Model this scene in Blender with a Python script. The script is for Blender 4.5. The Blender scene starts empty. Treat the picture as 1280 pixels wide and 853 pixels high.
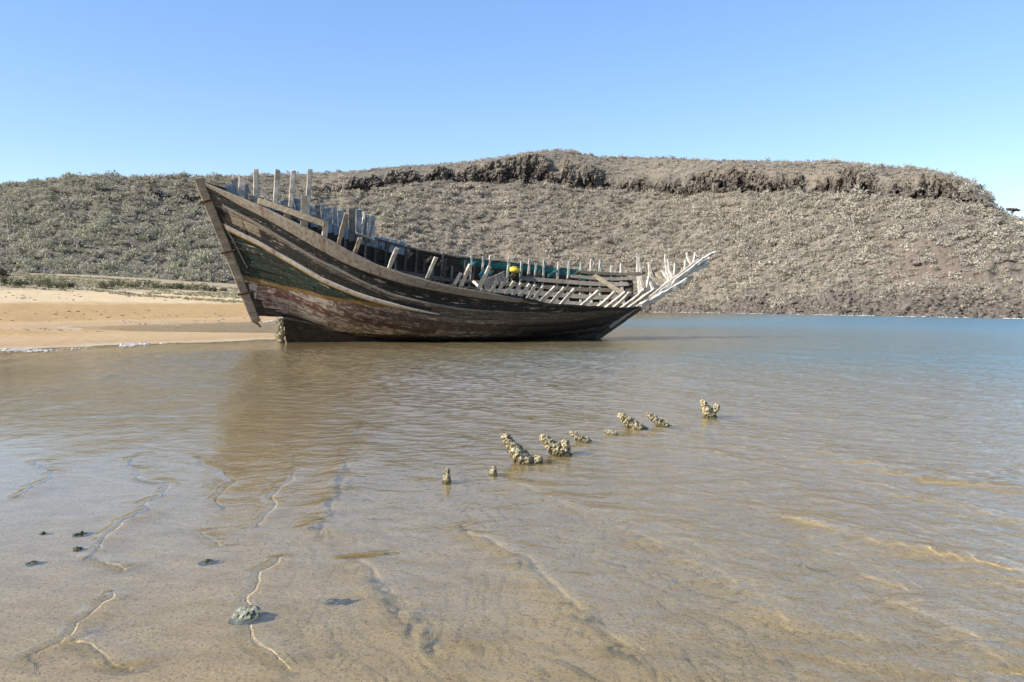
import bpy, math, random
import numpy as np
from mathutils import Matrix, Vector
random.seed(7); RNG = np.random.default_rng(11)
S = bpy.context.scene
COL = S.collection
R = math.radians
# ------------------------------------------------------------------ camera geometry
CAM_H = 1.6
PITCH = math.atan(44.5 / 1000)
def ray_elev(py):            # tangent of elevation of an image row (1280x853 frame) seen straight ahead
    return math.tan(math.atan((426.5 - py) / 1000) - PITCH)
def ground(px, py, z=0.0):   # point at height z seen at that place of the frame
    x, y = (px - 640) / 1000, (426.5 - py) / 1000
    c, s = math.cos(PITCH), math.sin(PITCH)
    d = np.array([x, c + y * s, y * c - s])
    t = (z - CAM_H) / d[2]
    return np.array([d[0] * t, d[1] * t, z])
def at_dist(px, py, Y):      # point at forward distance Y
    x, y = (px - 640) / 1000, (426.5 - py) / 1000
    c, s = math.cos(PITCH), math.sin(PITCH)
    d = np.array([x, c + y * s, y * c - s])
    t = Y / d[1]
    return np.array([d[0] * t, Y, CAM_H + d[2] * t])
# ------------------------------------------------------------------ noise
def _h(ix, iy, seed):
    n = (ix.astype(np.int64) * 374761393 + iy.astype(np.int64) * 668265263 + seed * 1442695041) & 0xffffffff
    n = ((n ^ (n >> 13)) * 1274126177) & 0xffffffff
    n = ((n ^ (n >> 16)) * 2246822519) & 0xffffffff
    return ((n ^ (n >> 15)) & 0xffffff) / float(0xffffff)
def vnoise(x, y, seed=0):
    x = np.asarray(x, float); y = np.asarray(y, float)
    ix = np.floor(x); iy = np.floor(y); fx = x - ix; fy = y - iy
    fx = fx * fx * (3 - 2 * fx); fy = fy * fy * (3 - 2 * fy)
    a = _h(ix, iy, seed); b = _h(ix + 1, iy, seed); c = _h(ix, iy + 1, seed); d = _h(ix + 1, iy + 1, seed)
    return (a + (b - a) * fx) * (1 - fy) + (c + (d - c) * fx) * fy
def fbm(x, y, seed=0, o=4):
    r = 0; a = 1; t = 0
    for k in range(o):
        r = r + a * (vnoise(x * 2 ** k, y * 2 ** k, seed + k * 17) - .5); t += a; a *= .5
    return r / t * 2
def cell(x, y, seed=0):      # value of nearest jittered point and distance to it
    ix = np.floor(x); iy = np.floor(y); best = np.full(np.shape(x), 9.); val = np.zeros(np.shape(x))
    for dx in (-1, 0, 1):
        for dy in (-1, 0, 1):
            cx, cy = ix + dx, iy + dy
            px = cx + _h(cx, cy, seed); py = cy + _h(cx, cy, seed + 5)
            d = (px - x) ** 2 + (py - y) ** 2
            m = d < best
            best = np.where(m, d, best); val = np.where(m, _h(cx, cy, seed + 9), val)
    return val, np.sqrt(best)
def sm(x, a, b):
    t = np.clip((x - a) / (b - a), 0, 1); return t * t * (3 - 2 * t)
# ------------------------------------------------------------------ mesh helpers
def link(o, parent=None):
    COL.objects.link(o)
    if parent is not None: o.parent = parent
    return o
def mesh_np(name, V, Q, mats=(), smooth=True, attrs=None):
    V = np.asarray(V, np.float32); Q = np.asarray(Q, np.int32); k = Q.shape[1]
    me = bpy.data.meshes.new(name)
    me.vertices.add(len(V)); me.vertices.foreach_set('co', V.ravel())
    me.loops.add(Q.size); me.loops.foreach_set('vertex_index', Q.ravel())
    me.polygons.add(len(Q)); me.polygons.foreach_set('loop_start', np.arange(0, Q.size, k, dtype=np.int32))
    me.polygons.foreach_set('use_smooth', np.full(len(Q), smooth))
    for an, arr in (attrs or {}).items():
        arr = np.asarray(arr, np.float32)
        if arr.ndim == 1:
            a = me.attributes.new(an, 'FLOAT', 'POINT'); a.data.foreach_set('value', arr)
        elif arr.shape[1] == 3:
            a = me.attributes.new(an, 'FLOAT_VECTOR', 'POINT'); a.data.foreach_set('vector', arr.ravel())
        else:
            a = me.attributes.new(an, 'FLOAT_COLOR', 'POINT'); a.data.foreach_set('color', arr.ravel())
    for m in mats: me.materials.append(m)
    me.update(calc_edges=True); me.validate()
    return me
def ob(name, me, parent=None):
    return link(bpy.data.objects.new(name, me), parent)
def grid_quads(nr, nc, wrap=False):
    i = np.arange(nr - 1)[:, None]; j = np.arange(nc if wrap else nc - 1)[None]
    a = i * nc + j; b = i * nc + (j + 1) % nc
    return np.stack([a, b, b + nc, a + nc], -1).reshape(-1, 4)
def tag(o, label=None, cat=None, group=None, kind=None):
    if label: o['label'] = label
    if cat: o['category'] = cat
    if group: o['group'] = group
    if kind: o['kind'] = kind
    return o
class MB:
    def __init__(s): s.v = []; s.f = []
    def bar(s, pts, w, h, up=(0, 0, 1), n=None, jit=.006, taper=1.0, ragged=0.0):
        """squared timber along a path; w sideways, h along 'up'"""
        pts = [Vector(p) for p in pts]
        if n:
            L = [0]
            for a, b in zip(pts, pts[1:]): L.append(L[-1] + (b - a).length)
            out = []
            for k in range(n + 1):
                t = L[-1] * k / n; i = 0
                while i < len(pts) - 2 and L[i + 1] < t: i += 1
                q = (t - L[i]) / max(1e-6, L[i + 1] - L[i]); out.append(pts[i].lerp(pts[i + 1], q))
            pts = out
        up = Vector(up); b0 = len(s.v); N = len(pts)
        for k, p in enumerate(pts):
            d = (pts[min(k + 1, N - 1)] - pts[max(k - 1, 0)]).normalized()
            sd = d.cross(up)
            if sd.length < 1e-4: sd = d.cross(Vector((1, 0, 0)))
            sd.normalize(); u2 = sd.cross(d).normalized()
            t = 1 + (taper - 1) * k / max(1, N - 1)
            c = .16 * min(w, h) * t
            prof = [(-w/2*t + c, -h/2*t), (w/2*t - c, -h/2*t), (w/2*t, -h/2*t + c), (w/2*t, h/2*t - c), (w/2*t - c, h/2*t), (-w/2*t + c, h/2*t), (-w/2*t, h/2*t - c), (-w/2*t, -h/2*t + c)]
            for (a, b) in prof:
                rg = random.uniform(-ragged, ragged) if k in (0, N - 1) else 0
                s.v.append(p + sd * (a + random.uniform(-jit, jit)) + u2 * (b + random.uniform(-jit, jit)) + d * rg)
        for k in range(N - 1):
            for j in range(8):
                a = b0 + k * 8 + j; b = b0 + k * 8 + (j + 1) % 8
                s.f.append((a, b, b + 8, a + 8))
        s.f.append(tuple(b0 + j for j in range(7, -1, -1))); e = b0 + (N - 1) * 8
        s.f.append(tuple(e + j for j in range(8)))
    def prism(s, poly, d, ext):
        """polygon (3-D points) extruded by vector ext"""
        b0 = len(s.v); n = len(poly); ext = Vector(ext)
        for p in poly: s.v.append(Vector(p))
        for p in poly: s.v.append(Vector(p) + ext)
        s.f.append(tuple(b0 + i for i in range(n - 1, -1, -1))); s.f.append(tuple(b0 + n + i for i in range(n)))
        for i in range(n):
            a, b = b0 + i, b0 + (i + 1) % n; s.f.append((a, b, b + n, a + n))
    def build(s, name, mat, parent=None, smooth=False):
        me = bpy.data.meshes.new(name); me.from_pydata([tuple(v) for v in s.v], [], s.f)
        me.materials.append(mat)
        import bmesh
        bm = bmesh.new(); bm.from_mesh(me); bmesh.ops.recalc_face_normals(bm, faces=bm.faces); bm.to_mesh(me); bm.free()
        me.polygons.foreach_set('use_smooth', [smooth] * len(me.polygons)); me.update()
        return ob(name, me, parent)
# ------------------------------------------------------------------ shader helpers
class NT:
    def __init__(s, name):
        s.m = bpy.data.materials.new(name); s.m.use_nodes = True; s.t = s.m.node_tree; s.t.nodes.clear()
        s.out = s.t.nodes.new('ShaderNodeOutputMaterial')
    def n(s, typ, ins=None, **kw):
        nd = s.t.nodes.new('ShaderNode' + typ)
        for k, v in kw.items(): setattr(nd, k, v)
        for k, v in (ins or {}).items():
            so = nd.inputs[k]
            if isinstance(v, bpy.types.NodeSocket): s.t.links.new(v, so)
            elif isinstance(v, tuple) and len(v) == 3 and so.type == 'RGBA': so.default_value = (*v, 1)
            else: so.default_value = v
        return nd
    def noise(s, vec, scale, detail=4, rough=.55, dist=0.):
        return s.n('TexNoise', {'Vector': vec, 'Scale': scale, 'Detail': detail, 'Roughness': rough, 'Distortion': dist}).outputs['Fac']
    def ramp(s, fac, stops, interp='LINEAR'):
        r = s.n('ValToRGB', {'Fac': fac}); r.color_ramp.interpolation = interp; e = r.color_ramp.elements
        while len(e) < len(stops): e.new(.5)
        for q, (p, c) in zip(e, stops):
            q.position = p; q.color = (*c, 1) if isinstance(c, tuple) else (c, c, c, 1)
        return r.outputs['Color']
    def mix(s, fac, a, b, mode='MIX'):
        m = s.n('Mix', data_type='RGBA', blend_type=mode)
        for so, v in ((m.inputs[0], fac), (m.inputs[6], a), (m.inputs[7], b)):
            if isinstance(v, bpy.types.NodeSocket): s.t.links.new(v, so)
            elif isinstance(v, tuple): so.default_value = (*v, 1)
            else: so.default_value = v
        return m.outputs[2]
    def math(s, op, a, b=0., c=0., clamp=False):
        m = s.n('Math', operation=op, use_clamp=clamp)
        for so, v in zip(m.inputs, (a, b, c)):
            if isinstance(v, bpy.types.NodeSocket): s.t.links.new(v, so)
            else: so.default_value = v
        return m.outputs[0]
    def mapr(s, v, a, b, c=0., d=1.):
        return s.n('MapRange', {'Value': v, 'From Min': a, 'From Max': b, 'To Min': c, 'To Max': d}).outputs[0]
    def attr(s, name): return s.n('Attribute', attribute_name=name)
    def scale(s, vec, sc):
        return s.n('VectorMath', {0: vec, 1: sc}, operation='MULTIPLY').outputs[0]
    def add(s, a, b):
        return s.n('VectorMath', {0: a, 1: b}, operation='ADD').outputs[0]
    def bump(s, h, dist, strength=1., normal=None):
        i = {'Height': h, 'Distance': dist, 'Strength': strength}
        if normal is not None: i['Normal'] = normal
        return s.n('Bump', i).outputs[0]
    def pbr(s, col, rough=.8, normal=None, spec=.3):
        i = {'Base Color': col, 'Roughness': rough, 'Specular IOR Level': spec}
        if normal is not None: i['Normal'] = normal
        b = s.n('BsdfPrincipled', i); s.t.links.new(b.outputs[0], s.out.inputs[0]); return s.m
    def pos(s): return s.n('NewGeometry').outputs['Position']
    def obj(s): return s.n('TexCoord').outputs['Object']

def wood(name, dark, light, grain=(3, 30, 30), rough=.85, rust=0., green=0.):
    t = NT(name); o = t.obj()
    rnd = t.n('ObjectInfo').outputs['Random']
    off = t.n('CombineXYZ', {'X': t.math('MULTIPLY', rnd, 37.), 'Y': t.math('MULTIPLY', rnd, 11.)}).outputs[0]
    v = t.add(o, off)
    a = t.noise(t.scale(v, grain), 1., 5, .65)
    b = t.noise(v, 2.2, 4, .6)
    c = t.ramp(t.math('ADD', t.math('MULTIPLY', a, .6), t.math('MULTIPLY', b, .4)), [(.33, dark), (.62, light)])
    c = t.mix(t.math('MULTIPLY', rnd, .35), c, tuple(x * .62 for x in light))
    if rust: c = t.mix(t.mapr(t.noise(v, 3.1, 5, .7), .56, .7, 0, rust), c, (.12, .045, .02))
    n = t.bump(a, .02, .8)
    return t.pbr(c, rough, n, .2)

M = {}
M['tan'] = wood('tan_timber', (.13, .1, .07), (.36, .3, .22), rust=.5)
M['bleach'] = wood('bleached_timber', (.22, .185, .14), (.6, .54, .45), rust=.35)
M['bleach2'] = wood('bone_white_timber', (.27, .24, .2), (.68, .63, .55), grain=(8, 8, 20))
M['dark'] = wood('dark_timber', (.035, .028, .022), (.15, .12, .09))
M['grey'] = wood('grey_timber', (.1, .085, .07), (.27, .23, .19))
M['blue'] = wood('faded_blue_grey_board', (.1, .11, .12), (.36, .4, .43), grain=(14, 14, 3), rust=.4)
M['teal'] = wood('teal_painted_timber', (.02, .06, .06), (.06, .2, .19), grain=(14, 14, 4))
M['teal_pale'] = wood('pale_green_timber', (.16, .2, .17), (.46, .48, .4), grain=(14, 14, 4))
M['brown'] = wood('brown_plank', (.1, .055, .03), (.3, .18, .1))
t = NT('rusty_iron'); M['iron'] = t.pbr(t.ramp(t.noise(t.obj(), 9., 4), [(.35, (.02, .015, .012)), (.65, (.11, .045, .02))]), .8)
t = NT('yellow_plastic'); M['yellow'] = t.pbr(t.ramp(t.noise(t.obj(), 6., 3), [(.3, (.62, .4, .03)), (.6, (.8, .55, .05))]), .45)

# hull paint: colour per strake zone, peeling down to weathered planks
def hull_mat():
    t = NT('peeling_hull_paint'); uv = t.attr('suv').outputs['Vector']
    g1 = t.noise(t.scale(uv, (1.1, 7., 1)), 1., 6, .65)          # long grain
    g2 = t.noise(t.scale(uv, (.5, 1.3, 1)), 1.3, 5, .6)
    g3 = t.noise(t.scale(uv, (5., 5., 1)), 1.6, 5, .7)
    wd = t.ramp(t.math('ADD', t.math('MULTIPLY', g1, .65), t.math('MULTIPLY', g3, .35)), [(.38, (.02, .016, .012)), (.5, (.085, .073, .057)), (.62, (.33, .285, .225))])
    paint = t.attr('paint').outputs['Color']
    wear = t.attr('wear').outputs['Fac']; white = t.attr('white').outputs['Fac']
    pm = t.mix(t.mapr(g3, .35, .7), paint, t.mix(.5, paint, (.02, .018, .015)))
    chips = t.math('ADD', t.math('MULTIPLY', g1, .3), t.math('MULTIPLY', g3, .7))
    wm = t.math('MULTIPLY', t.math('SUBTRACT', t.math('ADD', chips, t.math('MULTIPLY', wear, .36)), .725), 14., clamp=True)
    c = t.mix(wm, pm, wd)
    w2 = t.math('ADD', t.math('MULTIPLY', t.noise(t.scale(uv, (2.3, 1.9, 1)), 1.2, 7, .72), .75), t.math('MULTIPLY', g2, .25))
    wf = t.math('MULTIPLY', t.math('SUBTRACT', t.math('ADD', w2, t.math('MULTIPLY', white, .3)), .66), 12., clamp=True)
    c = t.mix(wf, c, t.mix(t.mapr(g3, .3, .7), (.5, .45, .38), (.24, .2, .17)))
    rs = t.noise(t.scale(uv, (2.4, .8, 1)), 1., 5, .7)
    c = t.mix(t.mapr(rs, .55, .67, 0, .6), c, (.12, .046, .018))
    # caulked seams, barnacle specks low down
    low = t.attr('low').outputs['Fac']
    vo = t.n('TexVoronoi', {'Vector': t.scale(uv, (9, 3.2, 1)), 'Scale': 1.}).outputs['Distance']
    sp = t.math('MULTIPLY', t.mapr(vo, .3, .16), low)
    c = t.mix(t.math('MULTIPLY', sp, t.mapr(g2, .45, .6)), c, (.5, .47, .4))
    h = t.math('ADD', t.math('MULTIPLY', g1, .5), t.math('MULTIPLY', g3, .5))
    return t.pbr(c, .75, t.bump(h, .035, .9), .25)
M['hull'] = hull_mat()
t = NT('inner_planking'); uv = t.attr('suv').outputs['Vector']
g1 = t.noise(t.scale(uv, (1.3, 6., 1)), 1., 5, .65)
c = t.ramp(g1, [(.38, (.016, .013, .01)), (.68, (.1, .08, .06))])
c = t.mix(t.math('MULTIPLY', t.attr('teal').outputs['Fac'], t.mapr(t.noise(t.scale(uv, (1.5, 1.5, 1)), 1.3, 4), .32, .46)), c, (.03, .16, .15))
M['inner'] = t.pbr(c, .85, t.bump(g1, .02, .8), .2)

# ------------------------------------------------------------------ the wreck
root = bpy.data.objects.new('wooden_boat_wreck', None); COL.objects.link(root)
tag(root, 'big stranded wooden boat wreck with bare ribs and peeling paint, heeled over in shallow water', 'boat')
th, ps = R(18), R(14)
Ax = Vector((math.cos(ps), math.sin(ps), 0)); Lx = Vector((math.sin(ps), -math.cos(ps), 0)); Zx = Vector((0, 0, 1))
Nn = math.cos(th) * Lx - math.sin(th) * Zx; Vv = math.sin(th) * Lx + math.cos(th) * Zx
ORG = Vector((0, 37.3, -.1))
MW = Matrix(((Ax.x, -Nn.x, Vv.x, ORG.x), (Ax.y, -Nn.y, Vv.y, ORG.y), (Ax.z, -Nn.z, Vv.z, ORG.z), (0, 0, 0, 1)))
root.matrix_world = MW
SX = [-13.35,-12.9,-12,-11,-10,-9,-8,-7,-6,-5,-4,-3,-2,-1,0,1,2,3,4,5,6,7,8,9.2,9.6]
SB = [.03,.13,.45,.85,1.2,1.5,1.72,1.9,2.03,2.12,2.18,2.22,2.24,2.24,2.21,2.15,2.06,1.94,1.78,1.58,1.32,1.02,.68,.14,.04]
SZ = [7.02,6.85,6.56,6.23,5.84,5.4,4.97,4.58,4.25,3.97,3.74,3.56,3.43,3.34,3.26,3.19,3.12,3.05,2.99,2.96,2.99,3.14,3.43,4.16,4.47]
def sm3(x, xp, fp): return (np.interp(x - .35, xp, fp) + 2 * np.interp(x, xp, fp) + np.interp(x + .35, xp, fp)) / 4
def hull(u, v, side):        # side 1 = the side towards the camera (local -y)
    u = np.asarray(u, float); v = np.asarray(v, float)
    xs = -11.43 - 1.92 * v; xe = np.interp(v, [0, .36, 1., 1.3], [4.14, 6.18, 9.6, 11.2])
    x = xs + (xe - xs) * u; xt = -13.35 + 22.95 * u
    zb = np.interp(u, [0, .08, .14, .2, .27, .35, .5, 1], [1.32, 1.27, .95, .55, .28, .15, .05, .1])
    z = zb + (sm3(xt, SX, SZ) - zb) * v
    b = sm3(xt, SX, SB)
    p = np.interp(u, [0, .12, .3, .5, .7, .85, 1], [1.25, 1.6, 4., 6., 4., 1.9, 1.3])
    g = .82 * (1 - (1 - np.clip(v, 0, 1)) ** p) + .18 * v
    return np.stack([x, -side * b * g, z], -1)
def hullP(u, v, side, out=0.):
    u = np.asarray(u, float); v = np.asarray(v, float); e = 2e-3
    P = hull(u, v, side)
    if np.any(out != 0.):
        Pu = hull(u + e, v, side) - hull(u - e, v, side); Pv = hull(u, v + e, side) - hull(u, v - e, side)
        n = np.cross(Pu, Pv); n /= np.linalg.norm(n, axis=-1, keepdims=True) + 1e-12
        if side == -1: n = -n
        P = P + n * np.asarray(out)[..., None] if np.ndim(out) else P + n * out
    return P
NST = 15                     # strakes a side
def T(u, tab): return np.interp(u, [a for a, b in tab], [b for a, b in tab])
SHEER = [(0, .985), (.03, .965), (.065, .931), (.12, .904), (.19, .869), (.247, .842), (.33, .836), (.45, .84), (.6, .8)]
BLACK = [(0, .89), (.0187, .877), (.0587, .844), (.128, .792), (.186, .759), (.247, .744), (.336, .682), (.5, .66), (1, .66)]
STR1 = [(0, .705), (.0173, .697), (.118, .616), (.1975, .583), (.263, .58), (.34, .574), (.5, .56), (1, .55)]
STR2 = [(0, .305), (.0167, .302), (.096, .288), (.21, .415), (.28, .5), (.34, .553), (.5, .54), (1, .53)]
REDLOW = [(0, -.02), (.157, -.01), (.247, .068), (.36, .161), (.487, .24), (.7, .2), (1, .1)]
NTOP = [(0, 1), (.2, 1), (.235, .985), (.3, .945), (.4, .935), (.494, .912), (.58, .858), (.66, .785), (.757, .748), (.834, .68), (.937, .479), (1, .371)]
FTOP = [(0, 1), (.8, 1), (.84, .97), (.88, .82), (.92, .62), (1, .42)]
def planking(side):
    us = np.linspace(0.002, .998, 560)
    fr = [0, .05, .12, .22, .34, .45, .56, .67, .78, .88, .95]
    vs = np.array([(k + f) / NST for k in range(NST) for f in fr] + [1.0]); nv = len(vs)
    Ug, Vg = np.meshgrid(us, vs)
    sidx = np.minimum((Vg * NST + 1e-6).astype(int), NST - 1); frac = Vg * NST - sidx
    top = T(us, NTOP if side == 1 else FTOP)
    # each strake breaks off at its own, slightly ragged height
    jag = .012 * (vnoise(us * 60, us * 0, 3) - .5) + .014 * (vnoise(us * 14, us * 0, 4) - .5)
    if side == -1: jag = jag + .03 * (np.floor(vnoise(us * 25, us * 0, 8) * 3) / 3 - .5) * (us > .3)
    top = np.where(top < .999, top + jag, np.minimum(top + jag * .3, 1.))
    Vc = np.minimum(Vg, top[None])
    groove = np.exp(-(np.minimum(frac, 1 - frac) / .045) ** 2)
    # butt joints: planks of about 5 m, each sitting a little proud or sunk
    seg = np.floor(Ug * 4.6 + _h(sidx.astype(float), sidx * 0., 31) * 3)
    lift = (_h(sidx.astype(float), seg, 40 + side) - .5) * .035
    edge = np.abs((Ug * 4.6 + _h(sidx.astype(float), sidx * 0., 31) * 3) - seg); edge = np.minimum(edge, 1 - edge)
    spring = (fbm(Ug * 9, sidx * 7.3, 60 + side, 3)) * .012
    out = lift + spring - .03 * groove - .02 * np.exp(-(edge / .006) ** 2) + .02 * (frac - .5) * -1
    fade = np.clip(np.minimum(Ug, 1 - Ug) / .02, 0, 1)
    P = hullP(Ug, Vc, side, out * fade)
    # paint zones
    rgb = np.zeros(Ug.shape + (4,)); rgb[..., 3] = 1
    wear = np.full(Ug.shape, .45); white = np.zeros(Ug.shape); low = np.zeros(Ug.shape)
    wob = .006 * fbm(Ug * 30, Vg * 3, 5, 2)
    v = Vg + wob; u = Ug
    s0, s1, s2, s3, s4 = T(u, SHEER), T(u, BLACK), T(u, STR1), T(u, STR2), T(u, REDLOW)
    def put(m, c, w, wh=0., lo=0.):
        rgb[m, :3] = c; wear[m] = w; white[m] = wh; low[m] = lo
    put(v > -1, (.11, .088, .066), .75, .2)
    put((v > s0), (.24, .2, .155), .8, .1)
    put((v <= s0) & (v > s1), (.011, .013, .012), .32, .32)
    put((v <= s1) & (v > s2 + .02), (.016, .015, .013), .36, .28)
    put((v <= s1) & (v > s1 - .045), (.05, .045, .04), .72, .4)
    tanp = (v <= s1 - .02) & (v > s2 + .06) & (u > .035) & (u < .085)
    put(tanp, (.26, .21, .14), .66, .15)
    stern = np.clip((.5 - u) / .14, 0, 1)
    g = (v <= s2 - .02) & (v > s3 + .012) & (u < .42)
    put(g, (.012, .027, .018), .46, .26)
    yl = (np.abs(v - s3) < .02) & (u < .36)
    put(yl, (.2, .11, .017), .64, .05)
    r = (v <= s3 - .02) & (v > s4)
    put(r, (.15, .052, .042), .62, .58)
    put(r & (u > .2), (.11, .056, .044), .72, .54); put(r & (u > .36), (.085, .056, .044), .76, .4)
    put(r & (u > .62), (.06, .05, .045), .6, .2)
    put(r & (u < .03 + .022 * fbm(v * 14, u * 20, 66, 3)), (.5, .48, .45), .4, .85)
    put(v <= s4, (.018, .015, .012), .45, .0, 1.)
    q = (u > .42) & (v > s3) & (v < s1)
    put(q, (.07, .06, .05), .7, .16)
    tone = _h(sidx.astype(float), np.floor(seg), 120 + side); zone4 = (v <= s3 - .02) & (v > s4) & (u > .06)
    rgb[..., :3] *= np.where(zone4, .45 + 1.25 * tone, .8 + .45 * tone)[..., None]; wear += np.where(zone4, .5 * (tone - .5), .12 * (tone - .5)); white += np.where(zone4, .3 * (tone - .5), 0)
    pale = np.clip(fbm(u * 26, sidx * 5.1, 71 + side, 3) * 1.8, 0, 1)
    white += np.where((frac > .86) | (frac < .1), .42 * pale, .1 * pale)
    seam = (frac < .045) | (frac > .965)
    dk = seam & (fbm(u * 18, sidx * 3.3, 91, 3) > -.12)
    rgb[dk, :3] = (.008, .007, .006); wear[dk] = .1; white[dk] = 0
    suv = np.stack([u * 22.9, sidx * 3.17 + frac, sidx * 0.], -1)
    teal = ((u > .49) & (u < .86) & (v > .9)).astype(float) * (side == -1)
    n = Ug.size
    Q = grid_quads(nv, len(us))
    flat = P.reshape(-1, 3)
    area = np.linalg.norm(np.cross(flat[Q[:, 2]] - flat[Q[:, 0]], flat[Q[:, 3]] - flat[Q[:, 1]]), axis=1)
    Q = Q[(area > 1e-6)]
    if side == 1: Q = Q[:, ::-1]
    # make the outer normal point outward
    f = Q[len(Q) // 2]; nn = np.cross(flat[f[1]] - flat[f[0]], flat[f[2]] - flat[f[0]])
    if nn[1] * (-side) < 0: Q = Q[:, ::-1]
    me = mesh_np('hull_planking', flat, Q, (M['hull'], M['inner']), False,
        dict(paint=rgb.reshape(-1, 4), wear=wear.ravel(), white=white.ravel(), low=low.ravel(), suv=suv.reshape(-1, 3), teal=teal.ravel()))
    o = ob('hull_planking', me, root)
    md = o.modifiers.new('thickness', 'SOLIDIFY'); md.thickness = .06; md.offset = -1; md.material_offset = 1; md.material_offset_rim = 0
    return o
near_hull = planking(1); tag(near_hull, 'planked side towards the sand with peeling paint bands')
far_hull = planking(-1); tag(far_hull, 'far side planking seen from the inside')

def strip(name, u0, u1, vlo, vhi, side, base, thick, mat, parent, n=200, split=1, attrs=None):
    """a plank laid on the hull surface between two lines"""
    us = np.linspace(u0, u1, n); lo = np.array([vlo(x) for x in us]); hi = np.array([vhi(x) for x in us])
    rows = []
    wv = .01 * (vnoise(us * 40, us * 0, 77) - .5)
    for f, o_ in ((0, base), (0, base + thick * .8), (.12, base + thick), (.5, base + thick * 1.03), (.88, base + thick), (1, base + thick * .8), (1, base)):
        rows.append(hullP(us, lo + (hi - lo) * f, side, np.full(n, o_) + wv))
    rows.append(rows[0]); P = np.stack(rows); Q = grid_quads(len(rows), n)
    if side == 1: Q = Q[:, ::-1]
    A = dict(suv=np.stack([np.broadcast_to(us * 22.9, (len(rows), n)), np.broadcast_to(np.linspace(0, 1, len(rows))[:, None] + 50 + u0 * 9, (len(rows), n)), np.zeros((len(rows), n))], -1).reshape(-1, 3))
    if attrs: A.update(attrs(us, len(rows)))
    return ob(name, mesh_np(name, P.reshape(-1, 3), Q, (mat,), False, A), parent)
def paint_attr(f):
    def g(us, k):
        c = np.zeros((k, len(us), 4)); c[..., 3] = 1; w = np.zeros((k, len(us))); wh = np.zeros((k, len(us)))
        for i in range(k):
            cc, ww, h = f(us, i / (k - 1)); c[i, :, :3] = cc; w[i] = ww; wh[i] = h
        return dict(paint=c.reshape(-1, 4), wear=w.ravel(), white=wh.ravel(), low=np.zeros(k * len(us)))
    return g
o = strip('sheer_strake', .012, .585, lambda u: T(u, SHEER) , lambda u: min(1.0, T(u, NTOP)) + .004, 1, .005, .07, M['hull'], root,
    attrs=paint_attr(lambda us, f: (np.array((.3, .25, .19)) * np.clip(1.15 - us[:, None] * .7, .55, 1), .62, .12)))
tag(o, 'bare tan top plank')
o = strip('rub_rail', .018, .44, lambda u: T(u, STR1) - .026 * min(1, (.445 - u) / .12 + .12), lambda u: T(u, STR1) + .022 * min(1, (.445 - u) / .12 + .12), 1, .0, .085, M['hull'], root,
    attrs=paint_attr(lambda us, f: ((.34, .19, .02) if f < .4 else (.42, .37, .3), .5, .05 if f < .4 else .75)))
tag(o, 'moulding painted white over yellow, streaked with rust')
strip('rub_rail', .03, .64, lambda u: T(u, BLACK) - .012 * min(1, (.645 - u) / .2), lambda u: T(u, BLACK) + .014 * min(1, (.645 - u) / .2), 1, .0, .06, M['grey'], root)

# posts and keel
mb = MB(); mb.bar([(-13.34, 0, 7.08), (-11.36, 0, 1.06)], .2, .36, up=(1, 0, .3), n=40, jit=.012, ragged=.04)
sp = mb.build('stern_post', M['tan'], root)
mb = MB(); mb.bar([(-11.46, 0, 1.12), (-11.2, .01, .84)], .12, .14, up=(1, 0, 0), n=4, jit=.02, taper=.5, ragged=.05); mb.build('splintered_end', M['brown'], sp)
def onpost(z): return -13.34 + (7.08 - z) / (7.08 - 1.06) * 1.98
for z in (6.2, 4.13, 2.35):
    mb = MB(); x = onpost(z)
    mb.bar([(x - .26, 0, z - .07), (x + .34, 0, z + .1)], .26, .09, n=3, jit=.006)
    mb.build('iron_strap', M['iron'], sp)
us = np.linspace(.019, .031, 24); P = hullP(us, np.linspace(.69, .4, 24), 1, np.full(24, .03)); mb = MB(); mb.bar([tuple(p) for p in P], .05, .05, up=(0, 1, 0), jit=.008, ragged=.04); mb.build('trim_batten', M['grey'], root)
mb = MB()
kx = np.linspace(-10.2, 4.1, 90); kt = np.interp((kx + 11.43) / 15.57, [0, .08, .14, .2, .27, .35, .5, 1], [1.45, 1.42, 1.2, .8, .5, .3, .2, .2])
for i, (x, z) in enumerate(zip(kx, kt)):
    for k in range(13):
        f = k / 12; zz = -.4 + (z + .4) * f; yy = .13 + .12 * f + .035 * (float(vnoise(x * 3, zz * 4, 88)) - .5)
        if k == 12: yy = .05
        mb.v += [Vector((x - ((.42 * float(vnoise(zz * 3.3, 0, 89)) - .2) if i == 0 else 0), -yy, zz)), Vector((x - ((.42 * float(vnoise(zz * 3.3, 0, 89)) - .2) if i == 0 else 0), yy, zz))]
for i in range(89):
    for k in range(12):
        for s_ in (0, 1):
            a = (i * 13 + k) * 2 + s_; mb.f.append((a, a + 26, a + 28, a + 2))
    mb.f.append(((i * 13 + 12) * 2, (i * 13 + 25) * 2, (i * 13 + 25) * 2 + 1, (i * 13 + 12) * 2 + 1))
for k in range(12): mb.f.append((k * 2, k * 2 + 1, k * 2 + 3, k * 2 + 2))
M['keelwood'] = wood('weed_black_keel', (.01, .008, .007), (.05, .04, .028), grain=(5, 9, 9))
mb.build('keel', M['keelwood'], root)
mb = MB(); mb.bar([(3.9, 0, -.05), (6.05, 0, 1.58), (6.65, 0, 2.1)], .2, .24, up=(-.6, 0, .8), n=24, jit=.014)
mb.build('stem_post', M['dark'], root)
mb = MB(); mb.bar([(6.62, 0, 2.08), (7.9, 0, 3.14), (9.3, 0, 4.25)], .18, .2, up=(-.6, 0, .8), n=24, jit=.035, taper=.7, ragged=.1)
stem = mb.build('stem_post', M['bleach2'], root)

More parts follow.
